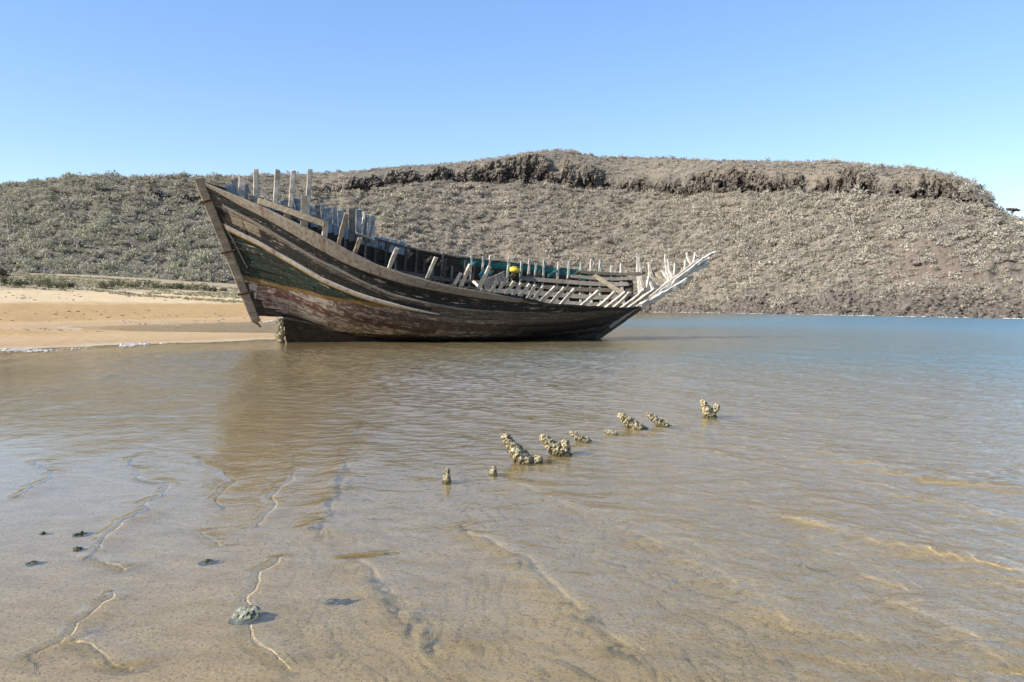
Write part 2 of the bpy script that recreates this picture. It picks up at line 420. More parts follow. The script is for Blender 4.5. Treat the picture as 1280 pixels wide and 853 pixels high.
# ribs
def rib(side, u, v0, v1, w, mat, depth=.1, inset=.115, skew=0., vk=.8, taper=1.0):
    vs = np.linspace(v0, v1, 22); uu = u + skew * np.clip(vs - vk, 0, 9)
    if side == -1: uu = np.clip(u + (v1 - vs) * (7.38 * u - 1.92 - .25) / (15.57 + 7.38 * vs), 0, .985)
    P = hullP(uu, vs, side, np.full(22, -inset)); mb = MB()
    mb.bar([tuple(p) for p in P], w, depth, up=(0, side * 1., .15), jit=.013, taper=taper, ragged=.02)
    return mb.build('rib', mat, root)
NR = [(.231,.246,1.3,.17),(.2588,.2675,1.13,.17),(.3209,.3289,1.173,.16),(.391,.395,1.202,.15),(.443,.445,1.084,.13),(.4563,.455,1.209,.16),(.4923,.4877,1.217,.16),(.5197,.5163,1.037,.13),(.5317,.529,1.047,.12),(.5504,.547,1.061,.14),(.5657,.5624,1.047,.12),(.5804,.5791,1.045,.15),(.6024,.5924,1.041,.13),(.6157,.6084,1.035,.13),(.6344,.6318,1.033,.17),(.6598,.6518,1.028,.15),(.6851,.6751,1.014,.15),(.7358,.7292,.993,.16),(.7872,.7705,.976,.16),(.8132,.7965,.966,.14),(.8472,.8119,.956,.14),(.8933,.8459,.962,.17),(.945,.8839,.916,.17)]
for ub, ut, vt, w in NR:
    vb = float(T(ub, NTOP)); k = (ut - ub) / max(.05, vt - vb)
    rib(1, ub, .12, vt, w, M['tan'] if ub < .3 else M['bleach'], depth=.11, skew=k, vk=vb - .05)
FP = [(.445,1.03),(.5023,1.064),(.5277,1.047),(.5404,1.066),(.5797,1.064),(.6091,1.04),(.6211,1.078),(.6404,1.03),(.6511,1.084),(.6811,1.084),(.7005,1.103),(.7258,1.10),(.7365,1.171),(.7538,1.178),(.7852,1.118),(.8005,1.149),(.8060,1.33),(.8135,1.27),(.8379,1.147),(.8506,1.174),(.8610,1.296),(.8826,1.2),(.9026,1.28),(.9286,1.213)]
for i, (u, v1) in enumerate(FP):
    tp = .8 if u > .85 else 1
    rib(-1, u, .15 if u < .85 else .5, v1, .11 if u < .79 else .13, M['teal_pale'] if .55 < u < .78 and i % 3 else M['bleach'] if u > .5 else M['grey'], depth=.1, taper=tp)
for u in np.arange(.25, .84, .0205):                       # the dark lower frames between them
    if min(abs(u - f[0]) for f in FP) > .006:
        rib(-1, u, .1, random.choice((.86, .9, .955, .985)) + random.uniform(-.02, .02), .11, M['dark'] if random.random() < .6 else M['grey'], depth=.1)
for k in range(16):                                        # broken board ends still nailed to the far frames
    u = .3 + .5 * (k + random.random()) / 16; v0 = random.uniform(.74, .88); vs = np.linspace(v0, v0 + random.uniform(.05, .16), 5)
    P = hullP(u + .002 * np.arange(5), vs, -1, np.full(5, -.2)); mb = MB(); mb.bar([tuple(p) for p in P], random.uniform(.08, .2), .04, up=(0, -1, .1), jit=.012, ragged=.06); mb.build('board_end', M[random.choice(['dark', 'grey', 'dark', 'teal'])], root)
# stringers and clamps on the far side
for v, u0, u1, m, h in ((.36, .5, .93, 'grey', .2), (.47, .42, .92, 'grey', .2), (.58, .3, .9, 'grey', .22), (.69, .28, .87, 'dark', .2), (.79, .64, .875, 'grey', .2), (.885, .735, .87, 'grey', .16), (.965, .745, .87, 'dark', .14)):
    us = np.linspace(u0, u1, 60); P = hullP(us, np.full(60, v) + .008 * fbm(us * 12, us * 0, int(v * 99), 2), -1, np.full(60, -.21)); mb = MB()
    mb.bar([tuple(p) for p in P], .06, h, up=(0, .5, 1), jit=.006, ragged=.1); mb.build('stringer', M[m], root)
# remains of the far gunwale
for u0, u1 in ((.31, .40), (.405, .5)):
    us = np.linspace(u0, u1, 30); P = hullP(us, np.full(30, 1.0), -1, np.full(30, -.06)); mb = MB()
    mb.bar([tuple(p) for p in P], .2, .09, jit=.012, ragged=.12); mb.build('gunwale', M['dark'], root)

# far bulwark at the high end: upright boards and tall posts
BT = [(.035, 1.03), (.05, 1.075), (.07, 1.085), (.09, 1.02), (.115, 1.03), (.14, 1.07), (.165, 1.09), (.19, 1.12), (.207, 1.135), (.225, 1.16), (.262, 1.21), (.285, 1.235), (.302, 1.25), (.306, 1.07), (.33, 1.06), (.371, 1.04)]
u = .04
while u < .372:
    du = random.uniform(.0085, .0145)
    hi = float(T(u + du / 2, BT)) + random.uniform(-.035, .012)
    if random.random() < .12: hi -= .05
    if random.random() > .02:
        vs = np.linspace(.9, hi, 8)
        P = hullP(np.full(8, u + du / 2) + random.uniform(-.0012, .0012), vs, -1, np.full(8, -.1 + random.uniform(-.015, .015)))
        mb = MB(); mb.bar([tuple(p) for p in P], du * 22.9 * .95, .04, up=(0, -1, .1), jit=.008, ragged=.05)
        mb.build('bulwark_board', M['blue'] if random.random() < .8 else M['grey'], root)
    u += du
for ub, ut, vt, w in ((.06, .0757, 1.14, .26), (.084, .1021, 1.232, .2), (.117, .1388, 1.295, .2), (.144, .167, 1.345, .2), (.175, .1995, 1.43, .2)):
    P0 = hullP(np.array([ub, ut]), np.array([.92, vt]), -1, np.array([-.2, -.2])); mb = MB()
    mb.bar([tuple(P0[0]), tuple(P0[1])], w, .15, up=(0, -1, .1), n=12, jit=.008, ragged=.03); mb.build('bulwark_post', M['bleach'], root)
for u_, vt in ((.281, 1.235), (.2925, 1.225), (.301, 1.13)):
    P0 = hullP(np.array([u_, u_ + .004]), np.array([.96, vt]), -1, np.array([-.22, -.2])); mb = MB()
    mb.bar([tuple(P0[0]), tuple(P0[1])], .12, .12, up=(0, -1, .1), n=8, jit=.02, ragged=.05); mb.build('bulwark_post', M['bleach2'], root)
P0 = hullP(np.array([.27, .305]), np.array([1.0, .985]), -1, np.array([-.35, -.3])); mb = MB(); mb.bar([tuple(P0[0]), tuple(P0[1])], .25, .07, n=6, jit=.01); mb.build('deck_beam', M['bleach'], root)
# near bulwark rail on stubs
us = np.linspace(.1, .211, 24); P = hullP(us, np.interp(us, [.1, .211], [1.035, 1.115]), 1, np.full(24, -.02)); mb = MB()
mb.bar([tuple(p) for p in P], .07, .24, up=(0, .2, 1), jit=.007, ragged=.05); mb.build('bulwark_rail', M['tan'], root)
for u_, a, b_, w, m in ((.085, .98, 1.05, .2, 'grey'), (.112, .97, 1.09, .16, 'bleach'), (.1454, .97, 1.10, .26, 'tan'), (.173, .97, 1.27, .3, 'bleach'), (.2085, .97, 1.135, .22, 'bleach')):
    P0 = hullP(np.array([u_, u_ + .006 * (b_ - a) / .2]), np.array([a, b_]), 1, np.array([-.13, -.13])); mb = MB()
    mb.bar([tuple(P0[0]), tuple(P0[1])], w, .12, up=(0, -1, 0), n=8, jit=.012, taper=.7 if b_ > 1.2 else 1, ragged=.05); mb.build('stanchion', M[m], root)

# bow: heavy bleached timbers and knees
def Lc(px, py, y):           # local point on the plane at lateral offset y seen at that frame position
    o_ = Vector((0, 0, CAM_H)); q = at_dist(px, py, 10.); d = Vector((q[0], q[1], q[2])) - o_
    Mi = MW.inverted(); a = Mi @ o_; b = Mi.to_3x3() @ d
    return a + b * ((y - a.y) / b.y)
mb = MB(); mb.bar([Lc(801, 383, -.16), Lc(832, 366, -.16), Lc(864, 347, -.16)], .1, .24, up=(-.6, 0, .8), n=14, jit=.035, taper=.75, ragged=.12); mb.build('bow_timber', M['bleach2'], root)
mb = MB(); mb.bar([Lc(838, 354, .06), Lc(866, 338, .05), Lc(884, 331, .02)], .14, .22, up=(-.6, 0, .8), n=14, jit=.045, taper=.7, ragged=.14); mb.build('bow_timber', M['bleach2'], root)
mb = MB(); mb.bar([Lc(852, 345, .2), Lc(872, 332, .12), Lc(883, 322, .05), Lc(894, 315, 0)], .14, .24, up=(-.6, 0, .8), n=14, jit=.045, taper=.4, ragged=.08); mb.build('bow_timber', M['bleach2'], root)
for poly in ([(842, 352), (844, 330), (848, 338), (856, 341), (862, 338), (858, 350)], [(856, 340), (857, 326), (863, 331), (870, 334), (876, 330), (880, 322), (884, 326), (872, 340)], [(866, 334), (869, 318), (873, 326), (878, 326), (872, 336)]):
    y = random.uniform(.1, .3); mb = MB(); mb.prism([Lc(a, b, y) for a, b in poly], None, (0, .14, 0)); mb.build('bow_knee', M['bleach2'], root)
mb = MB(); mb.prism([Lc(a, b, .55) for a, b in [(807, 366), (811, 346), (815, 352), (822, 357), (830, 361), (822, 366), (812, 370)]], None, (0, .16, 0)); mb.build('breasthook', M['bleach2'], root)
for a, b, y0, y1, w in (((828, 338), (836, 352), .9, .5, .14), ((790, 384), (812, 372), .2, .5, .2), ((806, 380), (836, 352), .1, .3, .2)):
    mb = MB(); mb.bar([Lc(*a, y0), Lc(*b, y1)], w, .12, n=6, jit=.02, ragged=.05); mb.build('frame_fragment', M['bleach2'], root)
# crust of shells on the broken keel end
def rock_mesh(name, seed, sx, sy, sz, mat, rough=.35, sub=3, freq=1.6):
    import bmesh
    bm = bmesh.new(); bmesh.ops.create_icosphere(bm, subdivisions=sub, radius=1)
    co = np.array([v.co[:] for v in bm.verts])
    n = fbm(co[:, 0] * freq + seed * 3.1, co[:, 1] * freq + co[:, 2] * 1.7 * freq, seed, 3)
    c_, d_ = cell(co[:, 0] * freq * 1.3 + seed, co[:, 2] * freq * 1.3 + co[:, 1] * freq, seed)
    k = 1 + rough * n + rough * .6 * (c_ - .5)
    co = co * k[:, None] * np.array([sx, sy, sz])
    for v, c in zip(bm.verts, co): v.co = c
    me = bpy.data.meshes.new(name); bm.to_mesh(me); bm.free(); me.materials.append(mat)
    return me
t = NT('shell_crust'); p = t.obj(); vo = t.n('TexVoronoi', {'Vector': p, 'Scale': 34.}); nz = t.noise(p, 16., 5, .7)
cr = t.ramp(t.math('ADD', t.math('MULTIPLY', nz, .65), t.math('MULTIPLY', vo.outputs['Distance'], .5)), [(.35, (.035, .03, .018)), (.48, (.17, .14, .075)), (.6, (.33, .27, .15)), (.8, (.54, .48, .35))])
cr = t.mix(t.mapr(t.n('SeparateXYZ', {'Vector': t.pos()}).outputs['Z'], .05, .0, 0, .8), cr, (.05, .045, .02))
M['crust'] = t.pbr(cr, .9, t.bump(t.math('ADD', nz, vo.outputs['Distance']), .02, 1.), .15)
for k, (x, z, s_) in enumerate(((-10.32, 1.0, .17), (-10.35, .62, .13), (-10.38, .38, .2), (-10.3, .05, .14))):
    o = ob('shell_crust', rock_mesh('shell_crust', 50 + k, s_, s_, s_ * 1.3, M['crust'], .5), root); o.location = (x, -.05, z)

# loose things in the wreck
def LW(px, py, y): return MW @ Lc(px, py, y)
def loose(name, a, b, ya, yb, w, h, mat, label):
    A, B = LW(*a, ya), LW(*b, yb); c = (A + B) / 2; mb = MB()
    mb.bar([A - c, B - c], w, h, n=14, jit=.01, ragged=.08); o = mb.build(name, mat); o.location = c
    return tag(o, label, 'plank')
loose('fallen_plank', (734, 339), (780, 368), 1.75, .4, .09, .22, M['tan'], 'long brown fallen plank slanting across the inside of the wreck')
loose('fallen_plank', (813, 339), (840, 357), 1.2, .2, .1, .17, M['tan'], 'short grey fallen plank leaning near the bow knees of the wreck')
loose('fallen_plank', (592, 352), (602, 362), .2, -.6, .08, .12, M['bleach2'], 'small pale broken board lying behind the taller ribs amidships')
loose('fallen_plank', (606, 356), (632, 345), 1.0, 1.2, .06, .45, M['grey'], 'wide grey board lying flat inside the wreck below the yellow can')
def bm_obj(name, fn, mat, parent=None, smooth=True):
    import bmesh
    bm = bmesh.new(); fn(bm); me = bpy.data.meshes.new(name); bm.to_mesh(me); bm.free(); me.materials.append(mat)
    me.polygons.foreach_set('use_smooth', [smooth] * len(me.polygons)); return ob(name, me, parent)
import bmesh
can = bpy.data.objects.new('plastic_can', None); COL.objects.link(can)
P0 = hullP(np.array([.6065]), np.array([.905]), -1, np.array([-.36]))[0]; can.location = MW @ Vector(P0); can.rotation_euler = (R(8), R(10), R(8))
tag(can, 'bright yellow plastic can wedged among the ribs inside the wreck', 'can')
def canb(bm):
    bmesh.ops.create_cube(bm, size=1); bmesh.ops.scale(bm, vec=(.46, .2, .22), verts=bm.verts)
    bmesh.ops.bevel(bm, geom=bm.edges[:], offset=.025, segments=2, affect='EDGES')
bm_obj('body', canb, M['yellow'], can)
mb = MB(); mb.bar([(-.12, 0, .1), (-.08, 0, .15), (.06, 0, .15), (.1, 0, .1)], .04, .03, up=(0, 1, 0), jit=0); mb.build('handle', M['yellow'], can)
mb = MB(); mb.bar([(.17, 0, .1), (.17, 0, .14)], .06, .06, jit=0); mb.build('cap', M['iron'], can)

# ------------------------------------------------------------------ sea bed, beach
SHORE = np.array([(-3.5, -60), (-3.2, -6), (-3.3, 0), (-4.2, 3), (-7.2, 8), (-12.2, 14), (-17.2, 23), (-18.9, 28.6), (-17.6, 29.6), (-16.4, 31), (-15.2, 33), (-13.8, 33.9), (-12.6, 36), (-10.9, 37.6), (-9.2, 40), (-8.6, 43.5), (-11.5, 46), (-16, 47.5), (-21, 49), (-27, 53), (-33, 60), (-31, 69), (-28, 77), (-25, 84), (-19, 94), (-8, 105), (6, 130), (22, 165), (34, 200), (60, 230), (60, 420), (-420, 420), (-420, -60)], float)
def shore_dist(X, Y):        # positive on land
    d = np.full(X.shape, 1e9); ins = np.zeros(X.shape, bool); n = len(SHORE)
    for i in range(n):
        a, b = SHORE[i], SHORE[(i + 1) % n]; ab = b - a
        tt = np.clip(((X - a[0]) * ab[0] + (Y - a[1]) * ab[1]) / (ab @ ab), 0, 1)
        d = np.minimum(d, np.hypot(X - a[0] - tt * ab[0], Y - a[1] - tt * ab[1]))
        c = ((a[1] > Y) != (b[1] > Y)) & (X < (b[0] - a[0]) * (Y - a[1]) / (b[1] - a[1] + 1e-12) + a[0])
        ins ^= c
    return np.where(ins, d, -d)
LSL = .085
def bed_z(X, Y):
    d = shore_dist(X, Y) + .9 * fbm(X / 2.2, Y / 2.2, 21, 3) * sm(Y, 2, 25)
    land = .028 * np.clip(d, 0, 9) + LSL * np.clip(d - 9, 0, 50) + .08 * np.clip(d - 59, 0, 45)
    dw = np.clip(-d, 0, 400)
    sea = -(.004 + .013 * np.clip(dw, 0, 8) + .03 * np.clip(dw - 8, 0, 22) + .045 * np.clip(dw - 30, 0, 40))
    z = np.where(d > 0, land, sea)
    nearw = np.exp(-(np.hypot(X, Y) / 14) ** 2)
    z = z + .007 * fbm(X / .55, Y / .8, 22, 4) * nearw * sm(dw, 0, 2)
    z = z - .16 * np.exp(-((X + 20) / 7.5) ** 2 - ((Y - 60) / 9.) ** 2) + .05 * fbm(X / 3.5, Y / 6., 23, 3) * sm(d, 2, 8) + .012 * fbm(X / 1.6, Y / 2.4, 25, 2) * sm(dw, 1., 5)
    return z
def polar(rs, az_fine, step, r_in):
    az = np.concatenate([np.linspace(-180, -az_fine, 40, endpoint=False), np.arange(-az_fine, az_fine, step), np.linspace(az_fine, 180, 40, endpoint=False)])
    az = np.radians(az); X = rs[:, None] * np.sin(az)[None]; Y = rs[:, None] * np.cos(az)[None]
    return X, Y, grid_quads(len(rs), len(az), True)
rs = np.concatenate([[.05, .6, 1.2], np.geomspace(2.0, 420, 560), [600, 900, 1500, 3000]])
X, Y, Q = polar(rs, 42, .13, 0)
Zb = bed_z(X, Y)
t = NT('beach_sand'); p = t.pos(); sx = t.n('SeparateXYZ', {'Vector': p}); z = sx.outputs['Z']
n1 = t.noise(p, .35, 5, .6); n2 = t.noise(t.scale(p, (1, 1.6, 1)), 3.2, 6, .65); n3 = t.noise(p, 60., 3, .7); vg = t.n('TexVoronoi', {'Vector': p, 'Scale': 85.}).outputs['Color']
dry = t.mix(t.mapr(n1, .3, .7), (.51, .375, .2), (.58, .44, .255)); damp = t.mix(t.mapr(n2, .3, .7), (.33, .19, .066), (.43, .272, .105))
wet = t.mix(t.mapr(n2, .3, .7), (.42, .305, .155), (.56, .42, .235))
zz = t.math('ADD', z, t.math('MULTIPLY', t.math('SUBTRACT', n1, .5), .8))
zs_ = t.math('ADD', z, t.math('MULTIPLY', t.math('SUBTRACT', n1, .5), .1))
c = t.mix(t.mapr(zz, 1.65, 2.1), damp, dry); crest = t.math('MULTIPLY', t.mapr(zs_, .04, .12), t.mapr(zs_, .3, .18)); c = t.mix(t.math('MULTIPLY', crest, .35), c, (.48, .35, .2))
c = t.mix(t.mapr(zs_, .05, .0), c, wet)
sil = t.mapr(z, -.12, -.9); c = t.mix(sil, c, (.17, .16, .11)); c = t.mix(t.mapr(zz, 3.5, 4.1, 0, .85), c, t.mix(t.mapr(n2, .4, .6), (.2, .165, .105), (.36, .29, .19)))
sepc = t.n('SeparateColor', {'Color': vg})
grain = t.mapr(sepc.outputs[0], .55, 1., 0, .8); c = t.mix(t.math('MULTIPLY', grain, t.mapr(n2, .42, .6)), c, (.68, .52, .3))
grd = t.mapr(sepc.outputs[1], .72, 1., 0, .6); c = t.mix(grd, c, (.12, .085, .055))
hgt = t.math('ADD', t.math('MULTIPLY', n3, .3), t.math('MULTIPLY', n2, 1.))
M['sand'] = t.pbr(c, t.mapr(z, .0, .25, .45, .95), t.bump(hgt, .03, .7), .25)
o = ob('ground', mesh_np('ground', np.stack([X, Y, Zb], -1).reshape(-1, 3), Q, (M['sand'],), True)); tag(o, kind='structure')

# ------------------------------------------------------------------ water: one sheet with its waves

FR = [[(4.8,626.4),(29.1,616.8),(48.4,604.6),(62,591.1),(50.8,580.4),(36.3,578),(43.6,574.6)],
 [(179.2,563.5),(162.2,573.2),(164.6,590.1),(179.2,599.8),(213.1,607.1),(198.5,619.2),(179.2,626.4),(181.6,636.1),(164.6,645.8),(145.3,653.1),(128.3,667.6),(121.1,682.1),(124.9,691.8)],
 [(121.1,682.1),(109,699.1),(130.8,708.8),(155,713.6)],
 [(232.4,566.9),(251.8,580.4),(278.5,590.1),(290.6,602.2),(276,614.3),(263.9,624),(280.9,638.5)],
 [(377.7,578),(358.4,595),(343.8,609.5),(334.1,628.9),(319.6,645.8),(307.5,660.3)],
 [(128.3,737.8),(116.2,754.8),(113.8,769.3),(96.9,779),(82.3,795.9),(58.1,805.6),(29.1,820.1),(4.8,827.4)],
 [(346.2,691.8),(334.1,703.9),(314.8,716),(309.9,730.6),(300.2,749.9),(295.4,774.1),(314.8,798.4),(339,822.6),(368,841.9)],
 [(242.1,662.8),(256.7,672.4),(259.1,682.1)],
 [(82.3,795.9),(106.5,805.6),(130.8,822.6),(159.8,844.4)]]
FR += [[(452,520),(440,560),(420,600),(405,640),(390,690)], [(612,590),(680,622),(760,655),(850,690),(930,745),(990,800)], [(560,650),(650,700),(720,760),(800,830)], [(870,560),(940,585),(985,610)], [(960,640),(1060,670),(1160,690),(1290,715)], [(1010,560),(1110,590),(1290,620)], [(430,690),(500,760),(560,830)], [(1100,740),(1200,790),(1290,850)]]
rs = np.concatenate([[.05, .8, 1.5], np.geomspace(2.2, 30, 900), np.geomspace(30, 400, 300)[1:], [600, 1000, 2000, 3000]])
X, Y, Q = polar(rs, 38, .1, 0)
dep = np.clip(-bed_z(X, Y), 0, 9)
W = np.zeros(X.shape); rr = np.hypot(X, Y)
wr = np.random.default_rng(5)
def wtrain(lam, ang, amp, ph, sharp=1.0, warp=.5):
    kx, ky = math.cos(ang) * 2 * math.pi / lam, math.sin(ang) * 2 * math.pi / lam
    w_ = warp * 6 * fbm(X / (lam * 3.2), Y / (lam * 3.2), int(lam * 100) + int(ph * 10), 2)
    s_ = .5 + .5 * np.sin(kx * X + ky * Y + ph + w_)
    vis = np.clip(lam / (rr * .0025 + .02) - .6, 0, 1)
    return amp * (s_ ** sharp - .4) * vis
deepf = sm(dep, .02, .12)
for lam, ang, amp, sh, wp in ((.85, R(192), .006, 2.2, .8), (.43, R(250), .0038, 2., 1.2), (1.9, R(200), .012, 1.6, .5), (1.15, R(188), .009, 1.8, .6), (.74, R(215), .006, 1.6, .7), (.5, R(170), .0055, 1.8, .9), (.36, R(235), .0055, 2., 1.2), (.27, R(205), .0034, 1.8, 1.6), (.62, R(270), .004, 1.5, 1.), (.31, R(285), .0044, 1.9, 1.3), (.2, R(225), .0026, 1.7, 1.2), (.15, R(182), .0018, 1.6, 1.2), (.17, R(262), .002, 1.6, 1.3), (.1, R(215), .0006, 1.5, 1.6), (.11, R(160), .0006, 1.5, 1.6), (3.4, R(230), .015, 1.3, .4)):
    W += wtrain(lam, ang, amp, wr.uniform(0, 6), sh, wp) * ((.1 + .9 * deepf) if lam > .6 else (.04 + .96 * sm(dep, .03, .15)))
for i, poly in enumerate(FR):
    P = np.array([ground(a, b)[:2] for a, b in poly])
    m = np.zeros(X.shape, bool)
    x0, y0 = P.min(0) - .8; x1, y1 = P.max(0) + .8
    sel = np.where((X > x0) & (X < x1) & (Y > y0) & (Y < y1)); xx, yy = X[sel], Y[sel]
    jx = xx + .07 * fbm(xx * 3, yy * 3, 90 + i, 3); jy = yy + .07 * fbm(xx * 3, yy * 3, 190 + i, 3)
    best = np.full(xx.shape, 9.); sg = np.ones(xx.shape); along = np.zeros(xx.shape)
    for k in range(len(P) - 1):
        a, b = P[k], P[k + 1]; ab = b - a; tt = np.clip(((jx - a[0]) * ab[0] + (jy - a[1]) * ab[1]) / (ab @ ab), 0, 1)
        dx, dy = jx - a[0] - tt * ab[0], jy - a[1] - tt * ab[1]; d = np.hypot(dx, dy); q = d < best
        best[q] = d[q]; sg[q] = np.sign(ab[0] * dy - ab[1] * dx)[q]; along[q] = ((k + tt) / (len(P) - 1))[q]
    # these lines are drawn from far to near or left to right: keep the steep face on the shore (left) side
    ln = (P[-1] - P[0]); left = np.sign(ln[0] * 0 - ln[1] * -1.) or 1
    shore_side = sg * left > 0
    rloc = np.hypot(xx, yy); steep = (.018 if i < 9 else .11) + .0022 * rloc; gentle = (.09 if i < 9 else .26) + .006 * rloc
    w_ = np.where(shore_side, steep, gentle)
    prof = np.exp(-(best / w_) ** 2) * sm(along, 0, .12) * sm(1 - along, 0, .12) * (.6 + .8 * vnoise(xx * 3, yy * 3, 7 + i))
    W[sel] += prof * (.0105 if i < 9 else .02)
Wz = W * sm(rr, 1.0, 2.4)
bz_ = bed_z(X, Y); Wz = np.where(bz_ < .004, np.maximum(Wz, bz_ + .006), Wz)      # a film always covers the wet sand
t = NT('shallow_sea_water'); p = t.pos()
dp = t.attr('depth').outputs['Fac']
f1 = t.noise(t.scale(p, (1., 1.25, 1.)), 5.5, 3, .55, .6); f2 = t.noise(t.scale(p, (1.2, 1., 1.)), 15., 3, .55, .4); f3 = t.noise(t.scale(p, (1., .7, 1.)), 1.1, 2, .5, .5)
calm = t.math('ADD', t.mapr(dp, .025, .09, .06, .68), t.mapr(dp, .15, .8, 0., 1.8))
hgt = t.math('ADD', t.math('ADD', t.math('MULTIPLY', f1, .022), t.math('MULTIPLY', f2, .006)), t.math('MULTIPLY', f3, .05))
nrm = t.bump(t.math('MULTIPLY', hgt, calm), 1., 1.)
cosv = t.math('ABSOLUTE', t.n('VectorMath', {0: nrm, 1: t.n('NewGeometry').outputs['Incoming']}, operation='DOT_PRODUCT').outputs['Value'])
fr = t.math('ADD', .02, t.math('MULTIPLY', .98, t.math('POWER', t.math('SUBTRACT', 1., cosv, clamp=True), 5.)))   # Fresnel reflectance, the same from both sides
murk = t.ramp(t.mapr(dp, 0., 2.2), [(0., (.36, .275, .13)), (.14, (.29, .245, .135)), (.27, (.15, .22, .2)), (.75, (.055, .19, .25))])
mf = t.math('SUBTRACT', 1., t.math('POWER', 2.718, t.math('MULTIPLY', dp, -2.6)))
tr = t.n('BsdfRefraction', {'Color': (.95, .94, .88), 'IOR': 1.33, 'Roughness': 0.}); df = t.n('BsdfDiffuse', {'Color': murk})
m1 = t.n('MixShader', {0: mf, 1: tr.outputs[0], 2: df.outputs[0]})
gl = t.n('BsdfGlossy', {'Color': (.92, .9, .87), 'Roughness': t.mapr(dp, .1, 1.2, .05, .2), 'Normal': nrm})
m2 = t.n('MixShader', {0: fr, 1: m1.outputs[0], 2: gl.outputs[0]})
t.t.links.new(m2.outputs[0], t.out.inputs[0]); M['water'] = t.m
o = ob('water', mesh_np('water', np.stack([X, Y, Wz], -1).reshape(-1, 3), Q, (M['water'],), True, dict(depth=dep.ravel()))); tag(o, kind='structure')

# ------------------------------------------------------------------ the hill
SKY = [(-700, 300), (-300, 262), (0, 235), (50, 228), (90, 221), (120, 221), (200, 222), (300, 221), (400, 217), (450, 214), (500, 209), (560, 206), (620, 199), (650, 193), (690, 188.5), (715, 189), (735, 194), (760, 197), (800, 197), (850, 199), (900, 202), (950, 204), (980, 202), (1010, 203), (1030, 201), (1060, 205), (1100, 208), (1150, 213), (1190, 222), (1215, 232), (1232, 243), (1240, 262), (1260, 273), (1285, 281), (1400, 312), (1530, 350), (1800, 372)]
CLB = [(-700, 316), (0, 247), (60, 238), (100, 231), (170, 236), (200, 246), (250, 252), (330, 246), (420, 240), (500, 229), (560, 226), (640, 229), (690, 231), (740, 237), (790, 239), (850, 242), (900, 240), (950, 240), (1000, 241), (1060, 244), (1110, 244), (1150, 251), (1200, 252), (1235, 260), (1245, 270), (1300, 296), (1530, 362), (1800, 376)]
CLH = [(-700, 0), (180, 0), (200, 8), (260, 6), (300, 2), (400, 6), (440, 14), (500, 12), (560, 12), (640, 22), (690, 30), (730, 22), (760, 13), (800, 16), (850, 25), (900, 22), (950, 19), (1000, 24), (1060, 26), (1110, 20), (1150, 26), (1200, 24), (1230, 12), (1240, 5), (1245, 1), (1300, 0), (1800, 0)]
FOOT = [(-700, 130), (-250, 148), (0, 162), (250, 176), (400, 190), (600, 205), (800, 200), (900, 166), (1000, 140), (1100, 118), (1200, 103), (1280, 91), (1500, 66), (1800, 50)]
FZ = [(-700, 6.), (300, 6.), (500, 3.), (620, -.9), (1800, -.9)]
UP = [(-700, 100), (0, 95), (400, 90), (700, 75), (1000, 85), (1150, 85), (1240, 70), (1300, 60), (1500, 45), (1800, 40)]
pxs = np.arange(-420, 1620, 1.5); NC = len(pxs)
azx = (pxs - 640) / 1000.
def el(py): return np.tan(np.arctan((426.5 - py) / 1000) - PITCH)
jit = 1.1 * fbm(pxs / 9., pxs * 0, 301, 4) * (pxs < 1225)
sk = el(T(pxs, SKY) + jit); 
def gs(a, w=70):
    k = np.exp(-.5 * (np.arange(-3 * w, 3 * w + 1) / w) ** 2); return np.convolve(np.pad(a, 3 * w, mode='edge'), k / k.sum(), 'valid')
dF = np.where(pxs < 700, T(pxs, FOOT), gs(T(pxs, FOOT), 25)); dF = gs(dF, 15); dS = dF + gs(T(pxs, UP)); fz = np.where(pxs < 560, np.minimum(T(pxs, FZ), bed_z(azx * dF, dF) - .6), T(pxs, FZ))
cb_y = T(pxs, CLB) + 3. * fbm(pxs / 22., pxs * 0, 311, 3); chh = np.clip(T(pxs, CLH) * (1.1 + 1.1 * fbm(pxs / 24., pxs * 0, 312, 3)), 0, 99)
chh = np.minimum(chh, np.clip(cb_y - T(pxs, SKY) - 1.5, 0, 99))
dB = dS - 16; dT = dB + 2.0
zB = CAM_H + el(cb_y) * dB; zT = CAM_H + el(cb_y - chh) * dT; zS = CAM_H + sk * dS
rows = []; wcl = []; wsl = []
for k in np.linspace(0, 1, 150)[:-1]:
    d = dF + (dB - dF) * k; z = fz + (zB - fz) * (.82 * k + .18 * k ** 2.2)
    rows.append((d, z)); wcl.append(np.zeros(NC)); wsl.append(np.full(NC, min(1, k * 12, (1 - k) * 12)))
for k in np.linspace(0, 1, 34)[:-1]:
    rows.append((dB + (dT - dB) * k, zB + (zT - zB) * k)); wcl.append(np.full(NC, min(1., .3 + k * 5, 1.2 - k)) * np.clip(chh / 8, 0, 1)); wsl.append(np.full(NC, .1))
for k in np.linspace(0, 1, 34)[:-1]:
    b_ = min(1., k * 5); zt_ = zT * (1 - b_) + gs(zT, 14) * b_
    rows.append((dT + (dS - dT) * k, zt_ + (zS - zt_) * (1 - (1 - k) ** 1.3))); wcl.append(np.full(NC, .22 * max(0, 1 - k * 6))); wsl.append(np.full(NC, .25))
for k in (0, 4, 10, 25, 60, 150, 260):
    rows.append((dS + k, zS - .02 * k)); wcl.append(np.zeros(NC)); wsl.append(np.full(NC, .12 if k else .25))
D = np.stack([a for a, b in rows]); Zh = np.stack([b for a, b in rows]); wcl = np.stack(wcl); wsl = np.stack(wsl)
arc = np.cumsum(np.concatenate([[0], np.hypot(np.diff(azx * D[140]), np.diff(D[140]))]))[None] * np.ones((len(rows), 1))
